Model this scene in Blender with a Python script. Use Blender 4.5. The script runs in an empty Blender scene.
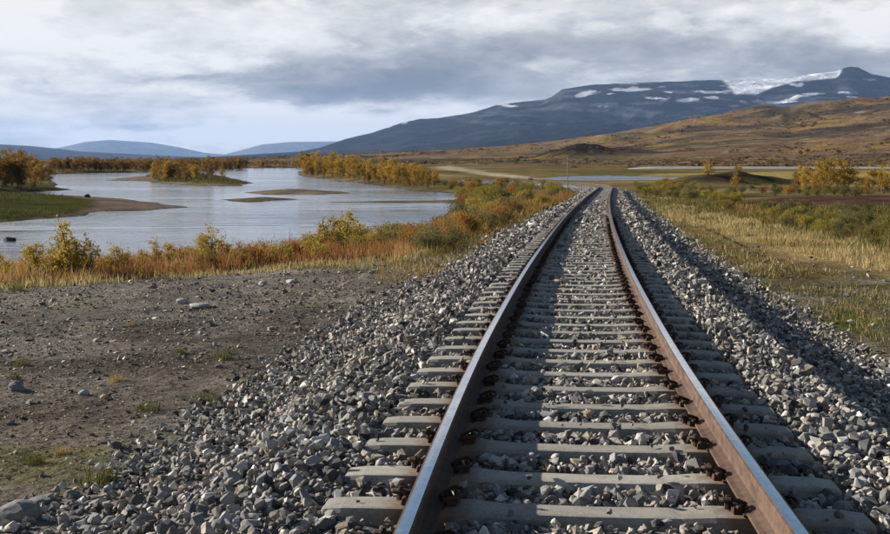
import bpy, bmesh, math, random
import numpy as np
from mathutils import Vector, Quaternion, Matrix

SC = bpy.context.scene
COL = SC.collection
R = math.radians
rng = np.random.default_rng(11)
random.seed(7)

# ------------------------------------------------------------------ camera
CAM_Z = 4.0            # height of the eye above the river
FPX = 1131.0           # focal length in pixels of an 890 px wide picture
cam_d = bpy.data.cameras.new('camera')
cam_d.sensor_width = 36.0
cam_d.lens = 36.0 * FPX / 890.0
cam_d.shift_y = -107.0 / 890.0
cam_d.clip_start = 0.1
cam_d.clip_end = 200000.0
cam = bpy.data.objects.new('camera', cam_d)
cam.location = (0, 0, CAM_Z)
cam.rotation_euler = (R(90), 0, 0)
COL.objects.link(cam)
SC.camera = cam

# ------------------------------------------------------------------ light
SUN_AZ, SUN_EL = -66.0, 20.0        # degrees from straight ahead (+ = right), elevation
SUN_STRENGTH = 5.0
SKY_STRENGTH = 0.05
EXPOSURE = 1.0
HAZE_DENSITY = 2.3e-5

w = bpy.data.worlds.new('World')
SC.world = w
w.use_nodes = True
NT = w.node_tree
for n in list(NT.nodes):
    NT.nodes.remove(n)


class G:
    """small helper for node trees"""
    def __init__(s, nt): s.nt = nt
    def n(s, t, **k):
        nd = s.nt.nodes.new(t)
        for a, v in k.items(): setattr(nd, a, v)
        return nd
    def put(s, sock, v):
        if v is None: return
        if hasattr(v, 'is_output'): s.nt.links.new(v, sock)
        else: sock.default_value = v
    def m(s, op, a, b=None, c=None, clamp=False):
        nd = s.n('ShaderNodeMath', operation=op); nd.use_clamp = clamp
        s.put(nd.inputs[0], a); s.put(nd.inputs[1], b)
        if c is not None: s.put(nd.inputs[2], c)
        return nd.outputs[0]
    def comb(s, x, y, z):
        nd = s.n('ShaderNodeCombineXYZ')
        for i, v in enumerate((x, y, z)): s.put(nd.inputs[i], v)
        return nd.outputs[0]
    def noise(s, vec, scale, detail=4, rough=.5, dist=0.0, col=False):
        nd = s.n('ShaderNodeTexNoise')
        if vec is not None: s.put(nd.inputs['Vector'], vec)
        nd.inputs['Scale'].default_value = scale
        nd.inputs['Detail'].default_value = detail
        nd.inputs['Roughness'].default_value = rough
        nd.inputs['Distortion'].default_value = dist
        return nd.outputs['Color' if col else 'Fac']
    def ramp(s, fac, stops, interp='LINEAR'):
        nd = s.n('ShaderNodeValToRGB'); cr = nd.color_ramp
        cr.interpolation = interp
        while len(cr.elements) < len(stops): cr.elements.new(.5)
        for e, (p, c) in zip(cr.elements, stops):
            e.position = p
            e.color = (c, c, c, 1) if not hasattr(c, '__len__') else (*c, 1)
        s.put(nd.inputs[0], fac)
        return nd.outputs[0]
    def mix(s, fac, a, b, mode='MIX'):
        nd = s.n('ShaderNodeMix', data_type='RGBA', blend_type=mode)
        s.put(nd.inputs[0], fac)
        for i, v in ((6, a), (7, b)):
            if not hasattr(v, 'is_output') and len(v) == 3: v = (*v, 1)
            s.put(nd.inputs[i], v)
        return nd.outputs[2]
    def mapr(s, v, a, b, c=0., d=1., smooth=True):
        nd = s.n('ShaderNodeMapRange')
        nd.interpolation_type = 'SMOOTHSTEP' if smooth else 'LINEAR'
        s.put(nd.inputs['Value'], v)
        for k, x in (('From Min', a), ('From Max', b), ('To Min', c), ('To Max', d)): nd.inputs[k].default_value = x
        return nd.outputs[0]
    def bump(s, h, strength, dist):
        nd = s.n('ShaderNodeBump')
        nd.inputs['Strength'].default_value = strength
        nd.inputs['Distance'].default_value = dist
        s.put(nd.inputs['Height'], h)
        return nd.outputs[0]


def build_sky():
    g = G(NT)
    out = g.n('ShaderNodeOutputWorld'); bg = g.n('ShaderNodeBackground')
    sky = g.n('ShaderNodeTexSky', sky_type='NISHITA')
    sky.sun_disc = False
    sky.sun_elevation = R(SUN_EL)
    sky.sun_rotation = R(SUN_AZ)
    sky.air_density = 1.0; sky.dust_density = 0.3; sky.ozone_density = 1.5
    tc = g.n('ShaderNodeTexCoord'); sep = g.n('ShaderNodeSeparateXYZ')
    NT.links.new(tc.outputs['Generated'], sep.inputs[0])
    x, y, z = sep.outputs
    zp = g.m('MAXIMUM', z, 0.0)
    zc = g.m('ADD', zp, 0.26)
    px = g.m('DIVIDE', x, zc); py = g.m('DIVIDE', y, zc)
    P = g.comb(px, py, 3.1)
    n1 = g.noise(P, 1.7, 11, .6, .1)
    n2 = g.noise(P, 6.0, 9, .62, .1)
    wv = g.noise(P, 2.6, 7, .6, 0, col=True)
    ws = g.n('ShaderNodeSeparateColor'); NT.links.new(wv, ws.inputs[0])
    az = g.m('MULTIPLY', g.m('ARCTAN2', x, y), 57.2958)
    el = g.m('MULTIPLY', g.m('ARCSINE', z), 57.2958)
    azw = g.m('ADD', az, g.m('MULTIPLY', g.m('SUBTRACT', ws.outputs[0], .5), 9.0))
    elw = g.m('ADD', el, g.m('MULTIPLY', g.m('SUBTRACT', ws.outputs[1], .5), 3.4))

    def blob(a, e, ra, re, wt):
        da = g.m('DIVIDE', g.m('SUBTRACT', azw, a), ra); de = g.m('DIVIDE', g.m('SUBTRACT', elw, e), re)
        q = g.m('ADD', g.m('MULTIPLY', da, da), g.m('MULTIPLY', de, de))
        return g.m('MULTIPLY', g.m('EXPONENT', g.m('MULTIPLY', q, -1.0)), wt)
    v = g.m('ADD', 0.72, g.m('MULTIPLY', g.m('SUBTRACT', n1, .5), 1.7))
    v = g.m('ADD', v, g.m('MULTIPLY', g.m('SUBTRACT', n2, .5), .55))
    # the cloud bank as it stands over the valley: (azimuth, elevation, half widths, weight)
    for b in ((-4.2, 3.7, 4.8, 1.15, -.66), (-12.5, 4.25, 4.0, .5, -.32), (11.0, 4.7, 10.0, 1.4, -.34), (2.5, 5.9, 5.0, 1.2, -.26),
              (-14.0, 6.7, 10.0, 1.7, .36), (-10.0, 1.2, 15.0, 1.3, .48), (18.5, 6.9, 6.5, 1.2, .30), (-20.5, 4.0, 3.0, 2.5, .15),
              (1.5, 2.6, 4.0, .6, .22), (-10.0, 2.6, 5.0, .35, -.12), (-13.0, 1.7, 6.0, .3, -.30), (2.0, 1.6, 6.0, .35, -.22), (4.0, 1.7, 8.0, .8, .2)):
        v = g.m('ADD', v, blob(*b))
    n4 = g.noise(P, 2.6, 10, .62, .15); n5 = g.noise(g.comb(g.m('ADD', px, .06), g.m('ADD', py, .10), 7.3), 2.0, 10, .6, .1)
    v = g.m('ADD', v, g.m('MULTIPLY', g.mapr(n4, .50, .60), .20))
    v = g.m('SUBTRACT', v, g.m('MULTIPLY', g.mapr(n5, .50, .62), .20))
    cloud = g.ramp(v, [(0.0, (2.0, 2.25, 2.6)), (.30, (3.0, 3.2, 3.55)), (.55, (4.9, 5.05, 5.3)), (.78, (7.6, 7.6, 7.6)), (1.0, (9.6, 9.5, 9.3))])
    # the cover breaks up above the valley and leaves blue sky overhead
    n3 = g.noise(P, 1.5, 7, .55, .3)
    high = g.mapr(n3, .74, .88)
    edge = g.m('ADD', el, g.m('MULTIPLY', g.m('SUBTRACT', n3, .5), 10.0))
    # unseen upper cloud added over the river side to brighten the water's reflections
    edge = g.m('SUBTRACT', edge, g.m('MULTIPLY', g.m('MULTIPLY', g.mapr(az, -6.0, -17.0), g.mapr(az, -75.0, -50.0)), 15.0))
    low = g.mapr(edge, 13.0, 9.2)
    cov = g.m('MAXIMUM', low, g.m('MULTIPLY', high, .8), clamp=True)
    col = g.mix(cov, sky.outputs[0], cloud)
    NT.links.new(col, bg.inputs['Color'])
    bg.inputs['Strength'].default_value = SKY_STRENGTH
    NT.links.new(bg.outputs[0], out.inputs['Surface'])


build_sky()

sd = Vector((math.sin(R(SUN_AZ)) * math.cos(R(SUN_EL)), math.cos(R(SUN_AZ)) * math.cos(R(SUN_EL)), math.sin(R(SUN_EL))))
sl = bpy.data.lights.new('sun', 'SUN')
sl.energy = SUN_STRENGTH
sl.angle = R(0.5)
sl.color = (1.0, .935, .84)
so = bpy.data.objects.new('sun', sl)
so.rotation_euler = (-sd).to_track_quat('-Z', 'Y').to_euler()
so.location = (-60, 30, 60)
COL.objects.link(so)

SC.view_settings.view_transform = 'Standard'
SC.view_settings.look = 'None'
SC.view_settings.gamma = 1.0
SC.view_settings.exposure = EXPOSURE
SC.render.engine = 'CYCLES'
SC.cycles.max_bounces = 6
SC.cycles.diffuse_bounces = 3
SC.cycles.glossy_bounces = 3
SC.cycles.transmission_bounces = 3
SC.cycles.volume_bounces = 0
SC.cycles.use_denoising = True
SC.cycles.sample_clamp_indirect = 6.0

# ------------------------------------------------------------------ numeric helpers


def smooth(a, b, x):
    t = np.clip((x - a) / (b - a), 0, 1)
    return t * t * (3 - 2 * t)


def _hash(ix, iy, seed):
    h = (ix.astype(np.int64) * 374761393 + iy.astype(np.int64) * 668265263 + seed * 974711) & 0xFFFFFFFF
    h = ((h ^ (h >> 13)) * 1274126177) & 0xFFFFFFFF
    h = h ^ (h >> 16)
    return (h & 0xFFFFFF) / float(0xFFFFFF)


def vnoise(x, y, seed=0):
    ix = np.floor(x); iy = np.floor(y)
    fx = x - ix; fy = y - iy
    fx = fx * fx * (3 - 2 * fx); fy = fy * fy * (3 - 2 * fy)
    a = _hash(ix, iy, seed); b = _hash(ix + 1, iy, seed); c = _hash(ix, iy + 1, seed); d = _hash(ix + 1, iy + 1, seed)
    return (a + (b - a) * fx) + ((c + (d - c) * fx) - (a + (b - a) * fx)) * fy


def fbm(x, y, wave, octaves=4, seed=0, gain=.5):
    x = np.asarray(x, float) / wave; y = np.asarray(y, float) / wave
    s = 0; a = 1.; t = 0
    for o in range(octaves):
        s = s + a * vnoise(x * 2 ** o + 17.3 * o, y * 2 ** o - 9.1 * o, seed + o); t += a; a *= gain
    return s / t


def sd_poly(x, y, P):
    """signed distance to a polygon, negative inside"""
    P = np.asarray(P, float)
    d = np.full(x.shape, 1e18); ins = np.zeros(x.shape, bool)
    for i in range(len(P)):
        x0, y0 = P[i]; x1, y1 = P[(i + 1) % len(P)]
        ex, ey = x1 - x0, y1 - y0
        wx, wy = x - x0, y - y0
        t = np.clip((wx * ex + wy * ey) / (ex * ex + ey * ey + 1e-12), 0, 1)
        d = np.minimum(d, (wx - t * ex) ** 2 + (wy - t * ey) ** 2)
        if y1 != y0:
            c = ((y0 > y) != (y1 > y)) & (x < ex * (y - y0) / (y1 - y0) + x0)
            ins ^= c
    d = np.sqrt(d)
    return np.where(ins, -d, d)


def at(px, py, z=0.0):
    """point on the level z that is seen at picture position px, py"""
    d = FPX * (CAM_Z - z) / (py - 160.0)
    return ((px - 445.0) * d / FPX, d)


def plan(pts, z=0.0):
    return [at(a, b, z) for a, b in pts]


# ------------------------------------------------------------------ the line of the track
_sy = np.array([-60, 0, 5, 10, 20, 45, 95, 120, 130, 142, 160, 180, 200])
_ss = np.array([.08, .085, .088, .115, .130, .143, .152, .155, .12, .02, -.18, -.55, -1.0])
_yy = np.arange(-60, 200, .05)
_sl = np.interp(_yy, _sy, _ss)
_xx = np.cumsum(_sl) * .05
_xx = _xx - np.interp(0, _yy, _xx) + .225


def xc(y): return np.interp(y, _yy, _xx)
def slope(y): return np.interp(y, _yy, _sl)


def rail_z(y):
    y = np.asarray(y, float)
    lin = 2.65 - .01415 * y
    return .85 + np.log1p(np.exp((lin - .85) * 6)) / 6


SLEEPER_TOP = -.172     # below the rail head
GROUND_DROP = -.66

# ------------------------------------------------------------------ river outline
RIVER = plan([(465, 193.5), (431, 192.5), (401, 189), (378, 185.5), (354, 182), (320, 178.5), (299, 174.8), (299, 171.5), (318, 169.3), (338, 168.4), (300, 167.9), (250, 168.2),
              (228, 170), (140, 172.3), (100, 173), (50, 174.2), (49, 179), (53, 184), (60, 188), (77, 189.8), (40, 191.6), (0, 193.2), (-100, 195), (-420, 200),
              (-700, 300), (-260, 296), (-100, 286), (0, 279), (100, 272), (200, 262), (300, 250), (380, 239), (430, 226), (450, 216.5), (463.5, 206.5), (468, 204.8),
              (440, 203.0), (380, 202.6), (330, 202.4), (380, 201.6), (440, 201.0), (466, 199)])
SPIT = plan([(-420, 204), (0, 196.6), (60, 197.0), (120, 199), (160, 204), (183, 207.3), (150, 210.6), (100, 211.6), (86, 213), (80, 216), (40, 219.5), (0, 223), (-420, 238)])
ISLAND = plan([(104, 180.6), (125, 178.0), (146, 176.0), (180, 175.2), (222, 176.2), (240, 181), (254, 182.8), (236, 186.4), (200, 186), (168, 184), (146, 181.2)])
BAR_A = plan([(246, 192.6), (262, 191.8), (290, 191.0), (318, 191.6), (344, 192.2), (349, 193.4), (322, 194.6), (300, 194.2), (272, 194.6)])
BAR_B = plan([(228, 199.8), (244, 199.0), (262, 198.0), (284, 198.8), (302, 199.0), (298, 200.2), (276, 200.6), (262, 202.2), (240, 202.6)])
STREAM = plan([(538, 178.2), (570, 176.2), (610, 175.6), (650, 176.8), (694, 178.0), (662, 180.2), (628, 181.4), (600, 181.8), (565, 180.8)])
ISLES = [SPIT, ISLAND, BAR_A, BAR_B]

HILL_PX = np.array([-900, 150, 250, 330, 430, 500, 560, 600, 650, 700, 735, 762, 790, 820, 850, 890, 960, 1200, 1800])
HILL_E = np.array([2, 2, 3.2, 5.5, 9.5, 13, 19, 23, 30, 39, 43, 45, 43.5, 48, 51, 55, 60, 74, 60])

MOUNDS = [  # x, y, rx, ry, height
    (96, 820, 22, 40, 5.0), (118, 850, 34, 50, 5.5), (80, 800, 16, 30, 3.0),
    (41.0, 165, 8.0, 5.0, 1.5), (47, 170, 6.5, 5, 1.1), (36, 158, 6, 4, .8),
    (455, 1480, 26, 50, 12), (640, 2350, 50, 110, 9), (690, 2380, 46, 90, 7), (800, 2450, 60, 100, 7), (330, 1500, 60, 70, 9),
    (210, 1350, 70, 60, 8), (560, 1700, 90, 80, 12),
    (29, 121, 5, 9, .45),
]


def height(x, y, parts=False):
    x = np.asarray(x, float); y = np.asarray(y, float)
    r = np.hypot(x, y)
    s = (x - xc(np.clip(y, -55, 190))) / np.sqrt(1 + slope(np.clip(y, -55, 190)) ** 2)
    gnd = rail_z(y) + GROUND_DROP
    plain = 1.15 + (fbm(x, y, 38, 3, 5) - .5) * .7 + (fbm(x, y, 160, 2, 8) - .5) * 1.4 * smooth(120, 400, r)
    wt = np.exp(-(np.maximum(np.abs(s) - 5, 0) / 11.0) ** 2) * (1 - smooth(190, 204, y))
    land = plain * (1 - wt) + gnd * wt
    dip = smooth(128, 150, y) * (1 - smooth(330, 420, y)) * smooth(0, 12, x) * (1 - smooth(75, 110, x))
    land = land * (1 - dip) + np.minimum(land, .45) * dip
    # river
    sdr = sd_poly(x, y, RIVER)
    for isl in ISLES:
        sdr = np.maximum(sdr, -sd_poly(x, y, isl))
    sdr = np.minimum(sdr, sd_poly(x, y, STREAM))
    wob = (fbm(x, y, 7, 3, 31) - .5) * np.clip(np.abs(y) * .020, .2, 2.4)
    sdw = sdr + wob
    shore = np.where(sdw > 0, .03 + sdw * .085, np.maximum(.03 + sdw * .14, -.8))
    keep = (np.abs(s) < 4.5) & (y < 175)
    k = .25
    hmin = -np.log(np.exp(-np.clip(land, -5, 20) / k) + np.exp(-np.clip(shore, -5, 20) / k)) * k
    z = np.where(keep, land, hmin)
    # valley side and moor
    pxa = 445 + FPX * x / np.maximum(y, 1e-3)
    pxa = np.where(y > 1, pxa, np.where(x > 0, 1800, -900))
    e = np.interp(pxa, HILL_PX, HILL_E)
    t = smooth(430, 2800, r)
    up = t ** .9
    down = 1 - .55 * smooth(2800, 4600, r) - .45 * smooth(4600, 7000, r)
    und = (fbm(x, y, 420, 4, 3) - .5) * 26 * t * (1 - t) * 2.2 * np.clip(e / 25, .15, 1) + (fbm(x, y, 90, 3, 12) - .5) * 5 * smooth(500, 1100, r) * np.clip(e / 25, .12, 1)
    z = z + e * 2800 / FPX * up * down + und * smooth(420, 800, r) * down
    for mx, my, rx, ry, h in MOUNDS:
        q = ((x - mx) / rx) ** 2 + ((y - my) / ry) ** 2
        z = z + h * np.exp(-q * q * .8 - q * .3) * (.35 + 1.3 * fbm(x, y, rx * .9, 4, 43))
    # small relief underfoot
    near = 1 - smooth(40, 90, r)
    rel = (fbm(x, y, .9, 4, 51) - .5) * .09 + (fbm(x, y, .22, 2, 57) - .5) * .03
    z = z + rel * near * smooth(1.8, 3.2, np.abs(s)) * (sdw > 0)
    z = np.where((np.abs(s) < 2.3) & (y < 190), z - .12, z)
    if parts:
        return z, s, sdw, pxa
    return z


def ground_at(px, py):
    """first point of the ground on the line of sight through px, py"""
    d = np.geomspace(3, 1500, 1000)
    x = (px - 445) * d / FPX
    zr = CAM_Z - (py - 160) * d / FPX
    hit = np.nonzero(height(x, d) >= zr)[0]
    i = hit[0] if len(hit) else len(d) - 1
    return float(x[i]), float(d[i])


# ------------------------------------------------------------------ mesh helpers


def mesh_np(name, V, F, mats=(), colors=None, smoothed=False, fmat=None):
    V = np.ascontiguousarray(V, np.float32); F = np.ascontiguousarray(F, np.int32)
    me = bpy.data.meshes.new(name)
    n, k = F.shape
    me.vertices.add(len(V)); me.vertices.foreach_set('co', V.ravel())
    me.loops.add(n * k); me.loops.foreach_set('vertex_index', F.ravel())
    me.polygons.add(n); me.polygons.foreach_set('loop_start', np.arange(0, n * k, k, dtype=np.int32))
    if fmat is not None: me.polygons.foreach_set('material_index', np.ascontiguousarray(fmat, np.int32))
    me.polygons.foreach_set('use_smooth', np.full(n, smoothed, bool))
    if colors is not None:
        c = np.ones((len(V), 4), np.float32); c[:, :3] = colors
        a = me.color_attributes.new('Col', 'FLOAT_COLOR', 'POINT'); a.data.foreach_set('color', c.ravel())
    me.update(calc_edges=True)
    for m in mats: me.materials.append(m)
    return me


def add(name, me, parent=None, loc=None, label=None, cat=None, group=None, kind=None):
    o = bpy.data.objects.new(name, me)
    COL.objects.link(o)
    if parent is not None: o.parent = parent
    if loc is not None: o.location = loc
    for k, v in (('label', label), ('category', cat), ('group', group), ('kind', kind)):
        if v: o[k] = v
    return o


class Parts:
    """collects tubes, boxes and sheets into one mesh"""
    def __init__(s): s.V = []; s.F = []; s.M = []; s.n = 0
    def put(s, V, F, m=0):
        for f in F: s.F.append([i + s.n for i in f]); s.M.append(m)
        s.V += [tuple(v) for v in V]; s.n += len(V)
    def tube(s, pts, radii, sides=6, m=0, cap=True):
        pts = [Vector(p) for p in pts]; V = []; F = []
        up = Vector((.13, .21, .97))
        for i, p in enumerate(pts):
            d = (pts[min(i + 1, len(pts) - 1)] - pts[max(i - 1, 0)]).normalized()
            a = d.cross(up)
            if a.length < 1e-3: a = d.cross(Vector((1, 0, 0)))
            a.normalize(); b = d.cross(a)
            for j in range(sides):
                t = 2 * math.pi * j / sides
                V.append(p + (a * math.cos(t) + b * math.sin(t)) * radii[i])
        for i in range(len(pts) - 1):
            for j in range(sides):
                k = (j + 1) % sides
                F.append([i * sides + j, i * sides + k, (i + 1) * sides + k, (i + 1) * sides + j])
        if cap:
            F.append(list(range(sides))[::-1]); F.append([(len(pts) - 1) * sides + j for j in range(sides)])
        s.put(V, F, m)
    def box(s, c, h, m=0, taper=1.0):
        cx, cy, cz = c; hx, hy, hz = h
        V = [(cx + sx * hx * (taper if sz > 0 else 1), cy + sy * hy * (taper if sz > 0 else 1), cz + sz * hz) for sz in (-1, 1) for sx, sy in ((-1, -1), (1, -1), (1, 1), (-1, 1))]
        s.put(V, [[3, 2, 1, 0], [4, 5, 6, 7], [0, 1, 5, 4], [1, 2, 6, 5], [2, 3, 7, 6], [3, 0, 4, 7]], m)
    def mesh(s, name, mats, smoothed=False):
        me = bpy.data.meshes.new(name)
        me.from_pydata(s.V, [], s.F)
        for m in mats: me.materials.append(m)
        me.polygons.foreach_set('material_index', s.M)
        me.polygons.foreach_set('use_smooth', [smoothed] * len(s.F))
        me.update()
        return me


# ------------------------------------------------------------------ materials


def new_mat(name):
    m = bpy.data.materials.new(name); m.use_nodes = True
    nt = m.node_tree
    for n in list(nt.nodes): nt.nodes.remove(n)
    g = G(nt)
    out = g.n('ShaderNodeOutputMaterial'); b = g.n('ShaderNodeBsdfPrincipled')
    nt.links.new(b.outputs[0], out.inputs['Surface'])
    b.inputs['Specular IOR Level'].default_value = .25
    return m, g, b, out


def attr(g, name='Col'):
    a = g.n('ShaderNodeAttribute'); a.attribute_name = name
    return a.outputs['Color']


def objpos(g): return g.n('ShaderNodeTexCoord').outputs['Object']
def objrand(g): return g.n('ShaderNodeObjectInfo').outputs['Random']


def mat_ground():
    m, g, b, _ = new_mat('ground_soil_and_heath')
    p = objpos(g); c = attr(g)
    f = g.mapr(g.noise(p, 9.0, 6, .65), .3, .7, .62, 1.4)
    f2 = g.mapr(g.noise(p, .35, 5, .6), .3, .7, .75, 1.28)
    f3 = g.mapr(g.noise(p, .03, 6, .65), .32, .68, .72, 1.3)
    f = g.m('MULTIPLY', g.m('MULTIPLY', f, f2), f3)
    hs = g.n('ShaderNodeVectorMath', operation='SCALE'); g.put(hs.inputs[0], c); g.put(hs.inputs['Scale'], f)
    g.put(b.inputs['Base Color'], hs.outputs[0])
    b.inputs['Roughness'].default_value = .95
    b.inputs['Specular IOR Level'].default_value = 0
    h = g.m('ADD', g.noise(p, 14, 5, .65), g.m('MULTIPLY', g.noise(p, 2.2, 4, .6), 2.0))
    sx = g.n('ShaderNodeSeparateXYZ'); g.nt.links.new(p, sx.inputs[0])
    hb = g.m('MULTIPLY', g.m('ADD', g.noise(p, .035, 8, .68), g.noise(p, .011, 6, .6)), g.mapr(sx.outputs[1], 330, 700))
    bn = g.n('ShaderNodeBump'); bn.inputs['Strength'].default_value = .9; bn.inputs['Distance'].default_value = 9.0
    g.put(bn.inputs['Height'], hb)
    b2 = g.n('ShaderNodeBump'); b2.inputs['Strength'].default_value = .7; b2.inputs['Distance'].default_value = .05
    g.put(b2.inputs['Height'], h); g.nt.links.new(bn.outputs[0], b2.inputs['Normal'])
    g.put(b.inputs['Normal'], b2.outputs[0])
    return m


def mat_attr(name, rough=.9, lo=.7, hi=1.3, scale=40., bump=0.0, transl=0.0):
    m, g, b, out = new_mat(name)
    p = objpos(g); c = attr(g)
    f = g.mapr(g.noise(p, scale, 4, .6), .3, .7, lo, hi)
    hs = g.n('ShaderNodeVectorMath', operation='SCALE'); g.put(hs.inputs[0], c); g.put(hs.inputs['Scale'], f)
    g.put(b.inputs['Base Color'], hs.outputs[0]); b.inputs['Roughness'].default_value = rough
    if bump: g.put(b.inputs['Normal'], g.bump(g.noise(p, scale * 2, 4, .6), bump, .01))
    if transl:
        t = g.n('ShaderNodeBsdfTranslucent'); g.put(t.inputs[0], hs.outputs[0])
        mx = g.n('ShaderNodeMixShader'); mx.inputs[0].default_value = transl
        g.nt.links.new(b.outputs[0], mx.inputs[1]); g.nt.links.new(t.outputs[0], mx.inputs[2]); g.nt.links.new(mx.outputs[0], out.inputs['Surface'])
    return m


STONE_STOPS = [(0, (.04, .04, .04)), (.2, (.12, .118, .115)), (.47, (.225, .218, .208)), (.68, (.31, .298, .28)), (.8, (.29, .24, .185)), (.91, (.44, .42, .39)), (1, (.62, .60, .56))]


def mat_stone_single():
    m, g, b, _ = new_mat('ballast_stone_single')
    p = objpos(g)
    c = g.ramp(objrand(g), STONE_STOPS)
    f = g.mapr(g.noise(p, 30, 5, .65), .3, .7, .7, 1.3)
    hs = g.n('ShaderNodeVectorMath', operation='SCALE'); g.put(hs.inputs[0], c); g.put(hs.inputs['Scale'], f)
    g.put(b.inputs['Base Color'], hs.outputs[0]); b.inputs['Roughness'].default_value = .85
    g.put(b.inputs['Normal'], g.bump(g.noise(p, 70, 4, .6), .5, .006))
    return m


def mat_rock(name, lo, hi):
    m, g, b, _ = new_mat(name)
    p = objpos(g)
    c = g.ramp(g.noise(p, 9, 6, .7), [(.3, lo), (.7, hi)])
    g.put(b.inputs['Base Color'], c); b.inputs['Roughness'].default_value = .9
    g.put(b.inputs['Normal'], g.bump(g.noise(p, 25, 5, .65), .6, .02))
    return m


def mat_concrete():
    m, g, b, _ = new_mat('sleeper_concrete')
    p = objpos(g); r = objrand(g)
    base = g.ramp(g.m('FRACT', g.m('MULTIPLY', r, 7.7)), [(0, (.27, .25, .212)), (1, (.375, .35, .30))])
    st = g.ramp(g.noise(p, 6, 6, .65), [(.3, (.72, .70, .66)), (.6, (1.05, 1.05, 1.05))])
    c = g.mix(1.0, base, st, 'MULTIPLY')
    c = g.mix(1.0, c, g.ramp(g.noise(p, 90, 4, .7), [(.3, .75), (.7, 1.2)]), 'MULTIPLY')
    # rust stain beside the rail seats (the seats lie 0.75 m either side of the middle)
    sx = g.n('ShaderNodeSeparateXYZ'); g.nt.links.new(p, sx.inputs[0])
    d = g.m('ABSOLUTE', g.m('SUBTRACT', g.m('ABSOLUTE', sx.outputs[0]), .75))
    d = g.m('ADD', d, g.m('MULTIPLY', g.m('SUBTRACT', g.noise(p, 11, 4, .6), .5), .22))
    c = g.mix(g.mapr(d, .24, .10, 0, .75), c, (.16, .085, .042))
    c = g.mix(g.mapr(g.noise(p, 3.1, 6, .7), .54, .66, 0, .5), c, (.15, .12, .095))
    # lichen and grime
    c = g.mix(g.mapr(g.noise(p, 15, 5, .7), .60, .72, 0, .55), c, (.10, .095, .085))
    g.put(b.inputs['Base Color'], c); b.inputs['Roughness'].default_value = .9
    g.put(b.inputs['Normal'], g.bump(g.noise(p, 60, 5, .65), .35, .004))
    return m


def mat_rust(name, a, c2, scale=30, bump=.4, pos=True):
    m, g, b, _ = new_mat(name)
    p = objpos(g)
    c = g.ramp(g.noise(p, scale, 6, .7), [(.28, a), (.72, c2)])
    c = g.mix(1.0, c, g.ramp(objrand(g), [(0, .55), (1, 1.25)]), 'MULTIPLY')
    c = g.mix(1.0, c, g.ramp(g.noise(p, 2.2, 5, .7), [(.3, .65), (.7, 1.2)]), 'MULTIPLY')
    g.put(b.inputs['Base Color'], c); b.inputs['Roughness'].default_value = .8
    g.put(b.inputs['Normal'], g.bump(g.noise(p, scale * 4, 4, .6), bump, .003))
    return m


def mat_steel():
    m, g, b, _ = new_mat('polished_rail_steel')
    p = objpos(g)
    c = g.ramp(g.noise(p, 25, 4, .6), [(.3, (.50, .50, .52)), (.7, (.68, .68, .70))])
    g.put(b.inputs['Base Color'], c)
    b.inputs['Metallic'].default_value = 1.0
    g.put(b.inputs['Roughness'], g.mapr(g.noise(p, 12, 4, .6), .3, .7, .07, .15))
    g.put(b.inputs['Normal'], g.bump(g.noise(p, 120, 2, .5), .05, .001))
    return m


def mat_water():
    m, g, b, _ = new_mat('river_water')
    tc = objpos(g)
    mp = g.n('ShaderNodeMapping'); g.nt.links.new(tc, mp.inputs[0])
    mp.inputs['Rotation'].default_value = (0, 0, R(-12)); mp.inputs['Scale'].default_value = (.55, 1.0, 1.0)
    v = mp.outputs[0]
    h = g.m('ADD', g.m('MULTIPLY', g.noise(v, 1.3, 5, .6, .4), .8), g.m('MULTIPLY', g.noise(v, .22, 3, .5, .3), 1.6))
    calm = g.mapr(g.noise(v, .035, 4, .55, .5), .38, .60, .12, 1.15)
    h = g.m('ADD', h, g.m('MULTIPLY', g.noise(v, .5, 3, .5, .5), 1.8))
    h = g.m('MULTIPLY', h, calm)
    b.inputs['Base Color'].default_value = (.15, .175, .20, 1)  # base colour lightened to stand in for bright sky reflections
    b.inputs['Roughness'].default_value = .10
    b.inputs['IOR'].default_value = 1.48
    b.inputs['Specular IOR Level'].default_value = .5
    g.put(b.inputs['Normal'], g.bump(h, .55, .35))
    return m


def leaf_mat(name, stops, transl=.45):
    m, g, b, out = new_mat(name)
    r = attr(g, 'Col')
    s = g.n('ShaderNodeSeparateColor'); g.nt.links.new(r, s.inputs[0])
    v = g.m('ADD', g.m('MULTIPLY', s.outputs[0], .48), g.m('MULTIPLY', objrand(g), .52))
    c = g.ramp(v, stops)
    g.put(b.inputs['Base Color'], c); b.inputs['Roughness'].default_value = .7
    t = g.n('ShaderNodeBsdfTranslucent'); g.put(t.inputs[0], c)
    mx = g.n('ShaderNodeMixShader'); mx.inputs[0].default_value = transl
    g.nt.links.new(b.outputs[0], mx.inputs[1]); g.nt.links.new(t.outputs[0], mx.inputs[2]); g.nt.links.new(mx.outputs[0], out.inputs['Surface'])
    return m


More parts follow.
